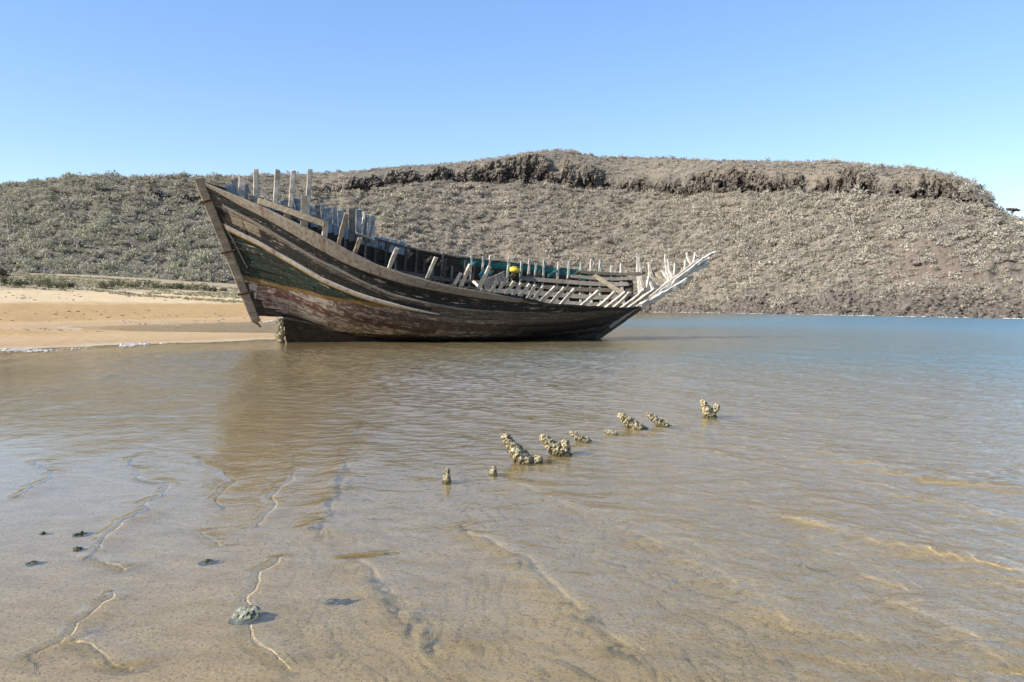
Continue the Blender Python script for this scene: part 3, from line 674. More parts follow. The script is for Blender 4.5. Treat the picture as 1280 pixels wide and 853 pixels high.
blk, bd = cell(arc / 2.2 + .5 * fbm(Zh / 2, arc / 3, 409, 2), Zh / 3.4, 401); blk2, bd2 = cell(arc / 1.0, Zh / 1.3, 402)
blk3, _ = cell(arc / .55, Zh / .6, 404); but = fbm(arc / 9, Zh / 30, 403, 3)
D = D + wcl * (-2.6 * (blk - .4) - 1.5 * (blk2 - .5) - .7 * (blk3 - .5) - 4.2 * but + 1.6 * np.clip(bd, 0, 1))
Zh = Zh + wsl * (1.5 * fbm(arc / 14, D / 16, 410, 4) + .55 * fbm(arc / 3., D / 3.5, 414, 3)) + 1.1 * wcl * (blk2 - .5) + .8 * wcl * (blk3 - .5)
XH = azx[None] * D; YH = D
rocky = np.clip(wcl * 1.5, 0, 1)
foot_rock = (1 - sm((D - dF) / np.maximum(1, T(pxs, [(-700, 1), (560, 2), (800, 6), (900, 8), (1100, 13), (1280, 15), (1800, 14)])), .4, 1.2)) * sm(pxs, 560, 700)[None] * np.where(np.arange(len(rows)) < 149, 1, 0)[:, None]
scar = np.exp(-(((arc * 0 + pxs[None]) - 1165) / 75.) ** 2) * np.exp(-((D - (dF + 26)[None]) / 15.) ** 2)
green = (sm(-pxs, -560, -120) * (.75 + .5 * fbm(pxs / 60., pxs * 0, 77, 2)))[None] * (np.ones(D.shape)) * .8 + .45 * np.exp(-((pxs[None] - 490) / 60) ** 2) * np.exp(-((D - (dB - 18)[None]) / 14) ** 2)
t = NT('dry_stony_slope'); p = t.pos()
a1 = t.noise(p, .07, 5, .6); a2 = t.noise(p, .6, 6, .65); a3 = t.noise(p, 2.6, 5, .7)
soil = t.ramp(t.math('ADD', t.math('MULTIPLY', a2, .6), t.math('MULTIPLY', a3, .4)), [(.34, (.085, .073, .058)), (.5, (.15, .13, .102)), (.66, (.24, .21, .165))])
soil = t.mix(t.mapr(a1, .4, .65, 0, .5), soil, (.25, .2, .145))
soil = t.mix(t.math('MULTIPLY', t.attr('green').outputs['Fac'], .55), soil, (.1, .095, .06))
soil = t.mix(t.math('MULTIPLY', t.attr('scar').outputs['Fac'], .8), soil, (.185, .14, .105))
vr = t.n('TexVoronoi', {'Vector': t.scale(p, (1, 1, .6)), 'Scale': .9}); vc = t.n('SeparateColor', {'Color': vr.outputs['Color']}).outputs[0]
rock = t.ramp(t.math('ADD', t.math('MULTIPLY', a3, .6), t.math('MULTIPLY', vc, .35)), [(.28, (.03, .026, .022)), (.48, (.105, .09, .076)), (.72, (.24, .208, .17))])
c = t.mix(t.attr('rocky').outputs['Fac'], soil, rock)
crk = t.n('TexVoronoi', {'Vector': t.add(t.scale(p, (.55, .55, .26)), t.scale(t.n('TexNoise', {'Vector': p, 'Scale': .5}).outputs['Color'], (.9, .9, .9))), 'Scale': 1.}, feature='DISTANCE_TO_EDGE').outputs['Distance']
crk = t.math('MULTIPLY', t.mapr(crk, 0., .14), t.math('MULTIPLY', t.attr('rocky').outputs['Fac'], 1.5))
hb = t.math('ADD', t.math('ADD', t.math('MULTIPLY', a2, .7), t.math('MULTIPLY', a3, .6)), crk)
M['hill'] = t.pbr(c, .95, t.bump(hb, .9, .8), .1)
HV = np.stack([XH, YH, Zh], -1)
rk = np.clip(rocky + foot_rock * .8, 0, 1)
o = ob('hill', mesh_np('hill', HV.reshape(-1, 3), grid_quads(len(rows), NC), (M['hill'],), False, dict(rocky=rk.ravel(), green=green.ravel(), scar=scar.ravel()))); tag(o, kind='structure')

# ------------------------------------------------------------------ scrub on the slope
t = NT('dry_scrub'); a = t.attr('tint').outputs['Color']; nz = t.noise(t.pos(), 1.7, 3, .6)
cc = t.mix(t.mapr(nz, .3, .7, 0, .5), a, t.mix(.5, a, (.4, .35, .28)))
b_ = t.n('BsdfDiffuse', {'Color': cc}); tl = t.n('BsdfTranslucent', {'Color': cc}); mx = t.n('MixShader', {0: .3, 1: b_.outputs[0], 2: tl.outputs[0]})
t.t.links.new(mx.outputs[0], t.out.inputs[0]); M['scrub'] = t.m
def twigs(r, n, up=.9, leaf=.16):
    """points of n small quads of a dry bush of unit radius"""
    th_ = r.uniform(0, 2 * np.pi, n); cz = r.uniform(-.15, 1, n); rad = r.uniform(.3, 1, n) ** .5 * (.85 + .3 * np.sin(th_ * 3 + r.uniform(0, 6)))
    sz = np.sqrt(np.clip(1 - cz ** 2, 0, 1)); c = np.stack([rad * sz * np.cos(th_), rad * sz * np.sin(th_), np.maximum(.03, rad * cz * up)], -1)
    a = r.normal(size=(n, 3)) + c * np.array([1, 1, 1.6]); a /= np.linalg.norm(a, axis=1, keepdims=True)
    b = np.cross(a, r.normal(size=(n, 3))); b /= np.linalg.norm(b, axis=1, keepdims=True)
    L = leaf * r.uniform(.7, 1.5, n)[:, None]; w_ = L * r.uniform(.3, .75, n)[:, None]
    return np.stack([c - a * L, c + b * w_, c + a * L, c - b * w_], 1)
rr_ = np.random.default_rng(3)
# area-weighted places on the slope
quad = grid_quads(len(rows), NC); cen = HV.reshape(-1, 3)[quad].mean(1)
q4 = HV.reshape(-1, 3)[quad]; ar = np.linalg.norm(np.cross(q4[:, 2] - q4[:, 0], q4[:, 3] - q4[:, 1]), axis=1) / 2
flatm = lambda A: A.reshape(-1)[quad[:, 0]]
clus = fbm(cen[:, 0] / 9, cen[:, 1] / 9 + cen[:, 2] / 5, 500, 3)
pxq = (cen[:, 0] / cen[:, 1]) * 1000 + 640
wgt = ar * np.clip(.85 + .8 * clus, .2, 2) * (1 - .985 * flatm(rk)) * (1 - .85 * flatm(scar)) * (1 + .9 * flatm(green))
wgt *= (1 + 1.5 * sm(pxq, 450, 800)); wgt *= (cen[:, 2] > .6) * (pxq > -260) * (pxq < 1500) * (np.arange(len(quad)) // (NC - 1) < len(rows) - 4)
wgt /= wgt.sum()
NB = 21000
pick = rr_.choice(len(quad), NB, p=wgt)
uv_ = rr_.uniform(0, 1, (NB, 2))
bp = (q4[pick, 0] * (1 - uv_[:, :1]) + q4[pick, 1] * uv_[:, :1]) * (1 - uv_[:, 1:]) + (q4[pick, 3] * (1 - uv_[:, :1]) + q4[pick, 2] * uv_[:, :1]) * uv_[:, 1:]
gq = flatm(green)[pick]
br = np.exp(rr_.normal(.02, .33, NB)) * (.8 + .25 * gq) * np.clip(np.hypot(bp[:, 0], bp[:, 1]) / 170, .7, 1.1)
top = flatm(wsl)[pick] < .3; br[top & (pxq[pick] > 420)] *= .58; br[top & (pxq[pick] <= 420)] *= .8
tanc, greyc, grn, drk = np.array([.43, .38, .29]), np.array([.35, .325, .265]), np.array([.24, .25, .14]), np.array([.11, .095, .07])
k1 = rr_.uniform(0, 1, (NB, 1)); tint = tanc * k1 + greyc * (1 - k1)
gm = np.clip(gq * rr_.uniform(.1, 1.1, NB), 0, 1)[:, None]; tint = tint * (1 - .75 * gm) + grn * .75 * gm
dm = (rr_.uniform(0, 1, NB) < .06 + .05 * np.clip(gq, 0, 1))[:, None]; tint = np.where(dm, drk, tint) * rr_.uniform(.8, 1.2, (NB, 1))
order = np.argsort(-br / np.hypot(bp[:, 0], bp[:, 1]) * ((pxq[pick] > 5) & (pxq[pick] < 1275) & ~((bp[:, 2] < 8) & (pxq[pick] > 250) & (pxq[pick] < 780))))
solo, mass = order[:300], order[300:]
def bush_arrays(idx, n, base):
    V_, C_ = [], []
    variants = [twigs(rr_, n) for _ in range(24)]
    for i in idx:
        v = variants[rr_.integers(24)]; a_ = rr_.uniform(0, 6.28); ca, sa = math.cos(a_), math.sin(a_)
        q = v.reshape(-1, 3) * np.array([1, 1, rr_.uniform(.7, 1.1)]) * br[i]; q = np.stack([q[:, 0] * ca - q[:, 1] * sa, q[:, 0] * sa + q[:, 1] * ca, q[:, 2] + .28 * br[i]], -1)
        V_.append(q + (bp[i] if base is None else base)); C_.append(np.tile(np.append(tint[i], 1), (len(q), 1)))
    V_ = np.concatenate(V_); return V_, np.concatenate(C_), np.arange(len(V_)).reshape(-1, 4)
V_, C_, Q_ = bush_arrays(mass, 64, None)
o = ob('scrub', mesh_np('scrub', V_, Q_, (M['scrub'],), False, dict(tint=C_))); tag(o, kind='stuff')
kinds = []
for k in range(14):
    n = 150; q = twigs(rr_, n, leaf=.11).reshape(-1, 3) * np.array([1, 1, rr_.uniform(.75, 1.05)]); q[:, 2] += .22
    g_ = k / 13; tt_ = [tanc, tanc * .85, greyc, tanc * .7 + greyc * .3, greyc * .85, tanc * 1.1, grn * .8 + greyc * .3][k % 7] * (.85 + .3 * g_)
    kinds.append(mesh_np('scrub_bush', q, np.arange(len(q)).reshape(-1, 4), (M['scrub'],), False, dict(tint=np.tile(np.append(tt_, 1), (len(q), 1)))))
for i in solo:
    g_ = gq[i] > .35
    o = bpy.data.objects.new('scrub_bush', kinds[random.choice([6, 13, 2, 4]) if g_ else random.choice([0, 1, 2, 3, 4, 5, 7, 8, 9, 10, 11, 12])])
    COL.objects.link(o); o.location = bp[i]; s_ = float(br[i]); o.scale = (s_, s_, s_); o.rotation_euler = (0, 0, random.uniform(0, 6.28))
    tag(o, 'dry rounded grey-tan scrub bush on the stony hillside, one of hundreds alike', 'bush', 'dry scrub bushes dotting the hillside')

# ------------------------------------------------------------------ boulders at the foot of the hill and below the cliff
t = NT('brown_volcanic_rock'); p = t.obj(); rnd = t.n('ObjectInfo').outputs['Random']; a3 = t.noise(t.add(p, t.n('CombineXYZ', {'X': t.math('MULTIPLY', rnd, 40.)}).outputs[0]), 1.8, 5, .65)
c = t.ramp(a3, [(.3, (.045, .038, .032)), (.5, (.11, .093, .078)), (.7, (.2, .17, .14))]); c = t.mix(t.math('MULTIPLY', rnd, .4), c, (.13, .105, .08))
M['rock'] = t.pbr(c, .95, t.bump(a3, .15, 1.), .1)
rks = [rock_mesh('boulder', 70 + k, 1, .9, .72, M['rock'], .5, 2, 1.1) for k in range(9)]
for m_ in rks: m_.polygons.foreach_set('use_smooth', [False] * len(m_.polygons))
fr_ = flatm(foot_rock); wq = ar * fr_ * (.35 + np.clip(fbm(cen[:, 0] / 7, cen[:, 1] / 7, 520, 3) + .35, 0, 1)) * (cen[:, 2] > -.35) * (pxq > 735) * (pxq < 1500); wq /= wq.sum()
NR_ = 4200
pk = rr_.choice(len(quad), NR_, p=wq); rp = q4[pk, 0] + (q4[pk, 2] - q4[pk, 0]) * rr_.uniform(0, 1, (NR_, 1))
rsz = np.exp(rr_.normal(-1.3, .42, NR_)) * np.clip(np.hypot(rp[:, 0], rp[:, 1]) / 130, .75, 1.3)
# a tighter row along the water's edge
wl = []
for px in np.arange(745, 1440, 1.7):
    j = int((px + 420) / 1.5); col_ = HV[:, j]; kk = np.argmax(col_[:, 2] > -.1); wl.append(col_[kk] + rr_.normal(0, .35, 3) * np.array([1, 1, .3]))
rp = np.concatenate([rp, np.array(wl)]); rsz = np.concatenate([rsz, np.exp(rr_.normal(-1.25, .3, len(wl)))])
app = rsz / np.hypot(rp[:, 0], rp[:, 1]) * ((rp[:, 0] / rp[:, 1] * 1000 + 640 > 850) & (rp[:, 0] / rp[:, 1] * 1000 + 640 < 1272))
od = np.argsort(-app)
for i in od[:260]:
    o = bpy.data.objects.new('boulder', random.choice(rks)); COL.objects.link(o); o.location = rp[i] + np.array([0, 0, rsz[i] * .25]); s_ = float(rsz[i]) * 1.1
    o.scale = (s_ * random.uniform(.8, 1.2), s_, s_ * random.uniform(.7, 1.1)); o.rotation_euler = (random.uniform(-.5, .5), random.uniform(-.5, .5), random.uniform(0, 6.28))
    tag(o, 'rough dark brown boulder in the rubble along the far waterline', 'boulder', 'boulders along the foot of the hill')
def rock_field(idx, pos, size, name, up=.2):
    base = []
    for m_ in rks[:6]:
        v = np.empty(len(m_.vertices) * 3, np.float32); m_.vertices.foreach_get('co', v); f = np.array([p_.vertices[:] for p_ in m_.polygons]); base.append((v.reshape(-1, 3), f))
    V_, F_ = [], []; n0 = 0
    for i in idx:
        v, f = base[rr_.integers(6)]; a_ = rr_.uniform(0, 6.28); ca, sa = math.cos(a_), math.sin(a_)
        q = v * size[i] * rr_.uniform(.7, 1.25, 3); q = np.stack([q[:, 0] * ca - q[:, 1] * sa, q[:, 0] * sa + q[:, 1] * ca, q[:, 2]], -1)
        V_.append(q + pos[i] + np.array([0, 0, size[i] * up])); F_.append(f + n0); n0 += len(v)
    o = ob(name, mesh_np(name, np.concatenate(V_), np.concatenate(F_), (M['rock'],), False)); return tag(o, kind='stuff')
rock_field(od[260:], rp, rsz, 'rubble')
wq = ar * (flatm(wcl) > .05) * np.clip(flatm(wcl) + .1, 0, 1) ; wq += ar * np.exp(-((np.arange(len(quad)) // (NC - 1) - 146) / 5.) ** 2) * np.clip(flatm(np.ones((len(rows), 1)) * chh[None]) / 12, 0, 1) * .5
wq *= (pxq > 180) & (pxq < 1240); wq /= wq.sum(); NK = 1100
pk = rr_.choice(len(quad), NK, p=wq); cp = q4[pk, 0]; csz = np.exp(rr_.normal(-1.1, .45, NK)); rock_field(range(NK), cp, csz, 'cliff_rubble', 0.)
# scattered stones on the slope
wq = ar * (flatm(wsl) > .5) * (pxq > -200) * (pxq < 1400) * (.25 + flatm(scar) * .4 + .5 * flatm(green)); wq /= wq.sum(); NK = 1600
pk = rr_.choice(len(quad), NK, p=wq); rock_field(range(NK), q4[pk, 0], np.exp(rr_.normal(-1.05, .4, NK)), 'slope_stones', .1)

# ------------------------------------------------------------------ shrubs above the beach, dark bush, skyline tree
def leafy(n, spread, hgt, leaf, col, seed):
    r = np.random.default_rng(seed); c = []
    for _ in range(9):
        o_ = np.array([r.uniform(-spread, spread) * .75, r.uniform(-.4, .4) * spread, r.uniform(.15, .6) * hgt]); k = n // 9
        p_ = r.normal(size=(k, 3)); p_ /= np.linalg.norm(p_, axis=1, keepdims=True); c.append(o_ + p_ * r.uniform(.4, 1, (k, 1)) * np.array([spread * .35, spread * .35, hgt * .42]))
    c = np.concatenate(c); c[:, 2] = np.abs(c[:, 2]); k = len(c)
    a = r.normal(size=(k, 3)); a /= np.linalg.norm(a, axis=1, keepdims=True); b = np.cross(a, r.normal(size=(k, 3))); b /= np.linalg.norm(b, axis=1, keepdims=True)
    L = leaf * r.uniform(.6, 1.4, (k, 1)); v = np.stack([c - a * L, c + b * L * .5, c + a * L, c - b * L * .5], 1).reshape(-1, 3)
    tc = np.repeat(np.array(col)[None] * r.uniform(.65, 1.4, (k, 1)), 4, 0)
    return v, np.concatenate([tc, np.ones((len(tc), 1))], 1)
ORD = ['first', 'second', 'third', 'fourth', 'fifth', 'sixth', 'seventh', 'eighth', 'ninth', 'tenth', 'eleventh', 'twelfth', 'thirteenth', 'fourteenth', 'fifteenth', 'sixteenth']
SHR = [(10, 1.5, 354, 0), (27, 1.2, 356, 0), (50, 1.7, 355, 1), (72, 1.6, 357, 0), (86, 1., 356, 1), (133, 1.4, 358, 0), (150, 1.5, 355, 0), (165, 1.4, 357, 1), (180, 1.7, 356, 0), (198, 1.3, 358, 0), (215, 1., 358, 1), (229, 1.3, 359, 0), (247, 1.4, 360, 1), (262, 1.1, 361, 0), (282, .8, 361, 1)]
def ground_hit(px, d):       # a point on the ground sheet at that bearing and forward distance
    x = (px - 640) / 1000 * d; return np.array([x, d, float(bed_z(np.array([x]), np.array([d]))[0])])
stem_m = wood('twig_bark', (.06, .045, .03), (.17, .13, .09))
for i, (px, r_, py, dryk) in enumerate(SHR):
    ds_ = np.arange(95., 165., 1.); zs_b = bed_z((px - 640) / 1000 * ds_, ds_); ok_ = 382 - (zs_b - CAM_H) / ds_ * 1000 < py + 3.5; d = float(ds_[np.argmax(ok_)]) if ok_.any() else 150.; e_ = bpy.data.objects.new('beach_shrub', None); COL.objects.link(e_); e_.location = ground_hit(px, d) - np.array([0, 0, .05])
    v, c_ = leafy(520, r_ * 1.15, r_ * 1.05, .13, (.085, .1, .045) if not dryk else (.17, .16, .085), 700 + i)
    ob('foliage', mesh_np('foliage', v, np.arange(len(v)).reshape(-1, 4), (M['scrub'],), False, dict(tint=c_)), e_)
    mb = MB()
    for k in range(4): a_ = random.uniform(0, 6.28); mb.bar([(0, 0, 0), (.5 * r_ * math.cos(a_), .3 * r_ * math.sin(a_), .6 * r_)], .06, .06, n=3, jit=.01, taper=.4)
    mb.build('stem', stem_m, e_)
    tag(e_, '%s low %s shrub from the left edge, on the strip above the sand' % (ORD[i], 'yellowish green' if dryk else 'dark green'), 'shrub', 'low shrubs above the beach')
def tuft(px, d, r_, col, n, lbl, cat, name, h=1.):
    e_ = bpy.data.objects.new(name, None); COL.objects.link(e_); e_.location = ground_hit(px, d); v, c_ = leafy(n, r_, r_ * h, .16, col, int(px) + 900)
    ob('foliage', mesh_np('foliage', v, np.arange(len(v)).reshape(-1, 4), (M['scrub'],), False, dict(tint=c_)), e_)
    mb = MB()
    for k in range(5): a_ = random.uniform(0, 6.28); mb.bar([(0, 0, -.1), (.5 * r_ * math.cos(a_), .3 * r_ * math.sin(a_), .6 * r_ * h)], .09, .09, n=3, jit=.01, taper=.4)
    mb.build('stem', stem_m, e_); return tag(e_, lbl, cat)
tuft(4, 140, 1.6, (.045, .036, .028), 700, 'dark brown rounded bush at the foot of the hill on the left edge', 'bush', 'dark_bush', 1.2)
# dry grass and litter on the strip
gx = rr_.uniform(-95, -28, 5200); gd = rr_.uniform(114, 160, 5200); gx = gx * gd / 130; keep = fbm(gx / 6, gd / 4, 610, 3) > -.02
gx, gd = gx[keep], gd[keep]; gz = bed_z(gx, gd); V_ = []; C_ = []
for x, y, z in zip(gx, gd, gz):
    v = twigs(rr_, 10, .5, .35).reshape(-1, 3) * rr_.uniform(.25, .5) + np.array([x, y, z]); V_.append(v); C_.append(np.tile(np.append(np.array([.33, .3, .18]) * rr_.uniform(.6, 1.2), 1), (len(v), 1)))
V_ = np.concatenate(V_); o = ob('dry_grass', mesh_np('dry_grass', V_, np.arange(len(V_)).reshape(-1, 4), (M['scrub'],), False, dict(tint=np.concatenate(C_)))); tag(o, kind='stuff')
tree = bpy.data.objects.new('acacia_tree', None); COL.objects.link(tree)
jt = int((1256 + 420) / 1.5); hi_ = np.argmax(HV[:, jt, 2] / HV[:, jt, 1]); tree.location = HV[hi_, jt] + np.array([0, -1.5, .1]); td = HV[hi_, jt, 1] / 1550
mb = MB(); 
for dx, dy, h in ((-5, 2, 9), (3, -3, 9.5), (9, 3, 8.5), (0, 0, 10)):
    mb.bar([(0, 0, -.3), (dx * td * .3, dy * td * .3, 4 * td), (dx * td, dy * td, h * td)], .16, .16, n=6, jit=.015, taper=.35)
mb.build('trunk', stem_m, tree)
r = np.random.default_rng(44); n = 420; a_ = r.uniform(0, 6.28, n); q_ = np.sqrt(r.uniform(0, 1, n)) * 12 * td
c0 = np.stack([q_ * np.cos(a_) + 1.5 * td, q_ * np.sin(a_) * .8, (9.5 - .012 * (q_ / td) ** 2 + r.normal(0, .7, n)) * td - .15 * q_ * np.cos(a_)], -1)
aa = r.normal(size=(n, 3)) * np.array([1, 1, .35]); aa /= np.linalg.norm(aa, axis=1, keepdims=True); bb = np.cross(aa, r.normal(size=(n, 3))); bb /= np.linalg.norm(bb, axis=1, keepdims=True)
v = np.stack([c0 - aa * .22, c0 + bb * .1, c0 + aa * .22, c0 - bb * .1], 1).reshape(-1, 3)
ob('crown', mesh_np('crown', v, np.arange(len(v)).reshape(-1, 4), (M['scrub'],), False, dict(tint=np.tile([.2, .18, .125, 1], (len(v), 1)))), tree)
tag(tree, 'small flat-topped acacia tree alone on the skyline beside the cliff end', 'tree')

# ------------------------------------------------------------------ shell-covered timber stubs in the water
def stub(px, py, tx, ty, w, label, lumps=(), seed=0, fork=None):
    b = ground(px, py); sc = b[1] / 1000
    def limb(dx, dz, w0, w1, sd, x0=0):
        N_, K = 60, 40; V_ = []
        for i in range(N_):
            f = i / (N_ - 1); f2 = f * 1.35 - .35; c = np.array([x0 + dx * f2, .12 * dx * f2, dz * f2]); wd = (w0 + (w1 - w0) * max(0, f2)) * .5 * (1 - .25 * max(0, -f2)) * (math.sqrt(max(.02, 1 - max(0, (f2 - .8) / .2) ** 2)))
            d_ = np.array([dx, .12 * dx, dz]); d_ /= np.linalg.norm(d_); s1 = np.cross(d_, [0, 1, 0]); s1 /= np.linalg.norm(s1); s2 = np.cross(d_, s1)
            for j in range(K):
                a = 2 * math.pi * j / K; V_.append(c + s1 * wd * math.cos(a) + s2 * wd * 1.1 * math.sin(a))
        V_ = np.array(V_); s_ = .8 / max(w0, .02)
        nn = fbm(V_[:, 0] * s_ * 1.3 + sd, V_[:, 2] * s_ * 1.3 + V_[:, 1] * s_ * 2.1, sd, 3); cv, _ = cell(V_[:, 0] * s_ * 2.6 + sd, V_[:, 2] * s_ * 2.6 + V_[:, 1] * s_ * 3, sd + 3); cv2, _ = cell(V_[:, 0] * s_ * 6 + sd, V_[:, 2] * s_ * 6 + V_[:, 1] * s_ * 5, sd + 4)
        ax = np.repeat(V_.reshape(N_, K, 3).mean(1), K, 0); rg = 1 - 2 * np.abs(fbm(V_[:, 0] * s_ * 3.5 + sd, V_[:, 2] * s_ * 3.5 + V_[:, 1] * s_ * 4, sd + 6, 4)); V_ = ax + (V_ - ax) * (1 + .22 * nn + .1 * (cv2 - .5) + .22 * (np.clip(rg, 0, 1) ** 2 - .4))[:, None]
        Q_ = grid_quads(N_, K, True); return V_, Q_
    parts = [limb((tx - px) * sc, (py - ty) * sc, w * sc * 1.15, w * sc * .5, seed)]
    if fork: parts.append(limb((fork[0] - px) * sc, (py - fork[1]) * sc, w * sc * .8, w * sc * .5, seed + 31))
    for k, (lx, ly, lw) in enumerate(lumps): parts.append(limb((lx - px - 2) * sc * .2, (py - ly) * sc, lw * sc, lw * sc * .7, seed + 50 + k, (lx - px) * sc))
    V_, Q_ = [], []; n0 = 0
    for v, q in parts: V_.append(v); Q_.append(q + n0); n0 += len(v)
    me = mesh_np('timber_stub', np.concatenate(V_), np.concatenate(Q_), (M['crust'],), False); o = ob('timber_stub', me); o.location = b
    return tag(o, label, 'timber stub', 'shell-crusted frame stubs of a sunken boat')
stub(558, 603, 560, 584, 9, 'tiny upright shell-crusted stub nearest the beach, at the left end of the row', seed=1)
stub(616, 595, 618, 582, 10, 'short stumpy shell-crusted stub just left of the tallest leaning one', seed=2)
stub(655, 578, 628, 540, 19, 'tallest shell-crusted timber stub, leaning left, with a lump at its foot', lumps=[(671, 569, 14), (664, 572, 12)], seed=3)
stub(700, 567, 675, 543, 17, 'broad double shell-crusted stub right of the tallest one', lumps=[(706, 549, 13), (697, 552, 12)], seed=4)
stub(731, 552, 712, 539, 11, 'slim shell-crusted stub just right of the broad double one', seed=5)
stub(767, 544, 756, 538, 9, 'lowest shell-crusted stub, barely clear of the water mid-row', seed=6)
stub(797, 536, 771, 517, 14, 'smooth tan pointed stub leaning left in the far half of the row', seed=7)
stub(830, 533, 807, 516, 11, 'slim pale leaning stub second from the far right end of the row', seed=8)
stub(887, 521, 876, 499, 13, 'forked shell-crusted stub standing apart at the far right', seed=9, fork=(899, 505))
# stones and weed lying in the shallows
def stone(px, py, w, h, label, cat, mat, seed, name):
    b = ground(px, py); sc = b[1] / 1000; b[2] = float(bed_z(np.array([b[0]]), np.array([b[1]]))[0])
    o = ob(name, rock_mesh(name, seed, w * sc * .5, w * sc * .45, h * sc * .7, mat, .6, 4, 1.5)); o.location = b + np.array([0, 0, h * sc * .42]); o.rotation_euler = (0, 0, seed); o['label'] = label; o['category'] = cat; return o
t = NT('mossy_stone'); p = t.obj(); nz = t.noise(p, 22., 5, .7); M['stone'] = t.pbr(t.ramp(nz, [(.35, (.045, .045, .035)), (.5, (.17, .17, .12)), (.65, (.38, .38, .3))]), .8, t.bump(nz, .01, 1.))
t = NT('dark_weed'); p = t.obj(); nz = t.noise(p, 40., 4, .7); M['weed'] = t.pbr(t.ramp(nz, [(.38, (.018, .02, .01)), (.6, (.09, .085, .03))]), .6, t.bump(nz, .01, 1.))
stone(306, 772, 34, 19, 'pale grey-green stone poking out of the shallows in the foreground', 'stone', M['stone'], 3, 'stone')
stone(432, 750, 15, 9, 'small dark stone just awash right of the pale foreground stone', 'stone', M['weed'], 5, 'stone')
stone(414, 750, 20, 9, 'flat olive stone under a skin of water beside a small dark stone', 'stone', M['stone'], 8, 'stone')
stone(258, 702, 17, 8, 'dark angular scrap of weed near the middle of the left shallows', 'seaweed', M['weed'], 11, 'seaweed_clump')
stone(99, 668, 18, 8, 'larger dark brown seaweed clump on the thin water film at left', 'seaweed', M['weed'], 14, 'seaweed_clump')
stone(97, 687, 12, 8, 'small green-black seaweed clump just below the larger one', 'seaweed', M['weed'], 17, 'seaweed_clump')
stone(54, 667, 9, 6, 'tiny dark seaweed scrap left of the larger clump', 'seaweed', M['weed'], 20, 'seaweed_clump')
stone(41, 704, 16, 7, 'flat dark seaweed smear nearest the left edge', 'seaweed', M['weed'], 23, 'seaweed_clump')
# shell bits on the sand
V_, F_ = [], []; bmv = bmesh.new(); bmesh.ops.create_icosphere(bmv, subdivisions=1, radius=1); iv = np.array([v.co[:] for v in bmv.verts]); itf = np.array([[v.index for v in f.verts] for f in bmv.faces]); bmv.free()
n = 260; gy = np.exp(rr_.uniform(math.log(3.2), math.log(14), n)); gx = rr_.uniform(-.7, .75, n) * gy; gz = bed_z(gx, gy)
for i in range(n): V_.append(iv * rr_.uniform(.003, .007) * rr_.uniform(.5, 1.3, 3) + np.array([gx[i], gy[i], gz[i] + .003])); F_.append(itf + i * len(iv))
t = NT('shell_bits'); M['shell'] = t.pbr(t.ramp(t.noise(t.pos(), 9., 2), [(.4, (.12, .1, .07)), (.6, (.6, .55, .45))]), .6)
o = ob('shell_gravel', mesh_np('shell_gravel', np.concatenate(V_), np.concatenate(F_), (M['shell'],), True)); tag(o, kind='stuff')
V_, F_ = [], []; n = 620; gx = rr_.uniform(-75, -8, n); gd = rr_.uniform(28, 112, n); gx = -(.28 + rr_.uniform(0, .45, n)) * gd; gz = bed_z(gx, gd)
ok_ = (gz > .05) & (fbm(gx / 9, gz * 2.2, 660, 3) > .16)
for x, y, z in zip(gx[ok_], gd[ok_], gz[ok_]):
    V_.append(iv * rr_.uniform(.03, .11) * np.array([rr_.uniform(.8, 2.2), 1, .5]) * (y / 70 + .3) + np.array([x, y, z + .01])); F_.append(itf + (len(V_) - 1) * len(iv))
t = NT('beach_litter'); M['litter'] = t.pbr(t.ramp(t.noise(t.pos(), 2., 2), [(.4, (.06, .045, .03)), (.6, (.25, .2, .14))]), .9)
o = ob('beach_litter', mesh_np('beach_litter', np.concatenate(V_), np.concatenate(F_), (M['litter'],), False)); tag(o, kind='stuff')
# foam where the film meets the spit
V_, F_ = [], []; n0 = 0
FOAM = [((0, 438), (60, 438.6), 150, 1.8), ((60, 437.5), (110, 435.5), 25, .7), ((150, 432.5), (186, 430), 120, 1.7), ((190, 430), (230, 428.5), 16, .5), ((-60, 441), (0, 438), 80, 1.2), ((150, 404), (230, 407), 60, .5), ((330, 403), (362, 398), 70, .8), ((340, 401), (362, 401), 60, .5), ((250, 388), (262, 389), 12, .5)]
for a, b, n, wid in FOAM:
    for _ in range(n):
        f = rr_.uniform(0, 1); q = ground(a[0] + (b[0] - a[0]) * f, a[1] + (b[1] - a[1]) * f + wid * rr_.normal(0, .5)); s_ = q[1] / 1000
        q[2] = max(0, float(bed_z(np.array([q[0]]), np.array([q[1]]))[0])) + .01
        V_.append(iv * np.array([rr_.uniform(.8, 3.) * s_, rr_.uniform(.8, 2.5) * s_ * 2, .004 * rr_.uniform(.5, 1.5)]) + q); F_.append(itf + n0); n0 += len(iv)
for px in np.arange(745, 1300, .55):                       # pale wash along the foot of the far rocks
    if vnoise(np.array([px / 9.]), np.array([0.]), 640)[0] < .45 or random.random() < .3: continue
    j = int((px + 420) / 1.5); kk = np.argmax(HV[:, j, 2] > -.02); q = HV[kk, j] * np.array([.992, .992, 0]) + np.array([rr_.normal(0, .1), rr_.normal(0, .35), .02])
    V_.append(iv * np.array([rr_.uniform(.08, .3), rr_.uniform(.08, .3), .03]) + q); F_.append(itf + n0); n0 += len(iv)
t = NT('sea_foam'); M['foam'] = t.pbr((.7, .67, .61), .7)
o = ob('foam', mesh_np('foam', np.concatenate(V_), np.concatenate(F_), (M['foam'],), True)); tag(o, kind='stuff')

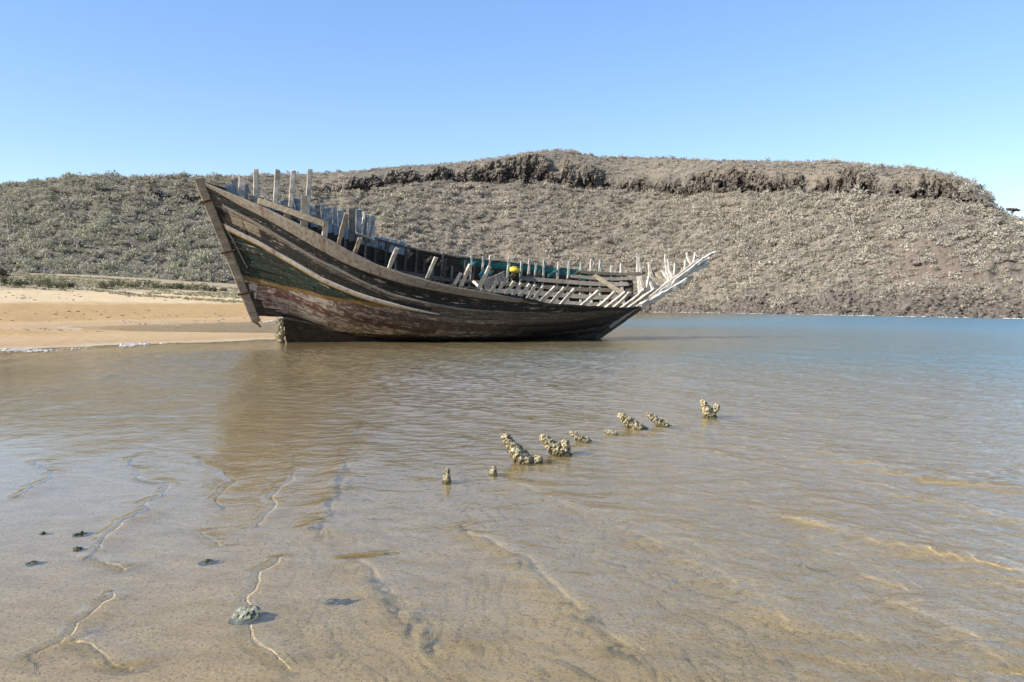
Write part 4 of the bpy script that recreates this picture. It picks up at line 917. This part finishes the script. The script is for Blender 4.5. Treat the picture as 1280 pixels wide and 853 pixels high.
# ------------------------------------------------------------------ light, sky, camera
SUN_EL, SUN_AZ = R(31), R(24)            # sun on the left, a little behind the camera
sd = Vector((-math.cos(SUN_EL) * math.cos(SUN_AZ), -math.cos(SUN_EL) * math.sin(SUN_AZ), math.sin(SUN_EL)))
L = bpy.data.lights.new('sun', 'SUN'); L.energy = 4.2; L.angle = R(.5); L.color = (1., .955, .88)
lo = bpy.data.objects.new('sun', L); COL.objects.link(lo); lo.rotation_euler = sd.to_track_quat('Z', 'Y').to_euler(); lo.location = (-40, -20, 40)
w = bpy.data.worlds.new('World'); S.world = w; w.use_nodes = True; nt = w.node_tree; bg = nt.nodes['Background']
sk_ = nt.nodes.new('ShaderNodeTexSky'); sk_.sky_type = 'NISHITA'; sk_.sun_disc = False; sk_.sun_elevation = SUN_EL; sk_.sun_rotation = math.atan2(sd.x, sd.y)
sk_.air_density = .95; sk_.dust_density = .25; sk_.ozone_density = 2.2
gm_ = nt.nodes.new('ShaderNodeGamma'); gm_.inputs[1].default_value = .62; nt.links.new(sk_.outputs[0], gm_.inputs[0])
hs_ = nt.nodes.new('ShaderNodeHueSaturation'); hs_.inputs['Saturation'].default_value = 1.5; hs_.inputs['Hue'].default_value = .514; nt.links.new(gm_.outputs[0], hs_.inputs['Color'])
nt.links.new(hs_.outputs[0], bg.inputs[0]); bg.inputs[1].default_value = .185
cd = bpy.data.cameras.new('camera'); cam = bpy.data.objects.new('camera', cd); COL.objects.link(cam); S.camera = cam
cam.location = (0, 0, CAM_H); cam.rotation_euler = (math.pi / 2 - PITCH, 0, 0); cd.sensor_width = 36; cd.lens = 36 * 1000 / 1280; cd.clip_start = .05; cd.clip_end = 6000
S.view_settings.view_transform = 'Standard'; S.view_settings.look = 'None'; S.view_settings.exposure = 1.22; S.view_settings.gamma = 1
S.cycles.max_bounces = 8; S.cycles.transparent_max_bounces = 12; S.cycles.caustics_reflective = False; S.cycles.caustics_refractive = True   # sunlight is focused by the wavelets onto the sand
S.cycles.use_denoising = True
bpy.data.objects['water'].cycles.is_caustics_caster = True
for o in S.objects:
    if o.name.split('.')[0] in ('ground', 'stone', 'seaweed_clump', 'shell_gravel', 'timber_stub', 'hull_planking', 'keel', 'hill', 'boulder', 'rubble'): o.cycles.is_caustics_receiver = True
L.cycles.is_caustics_light = True
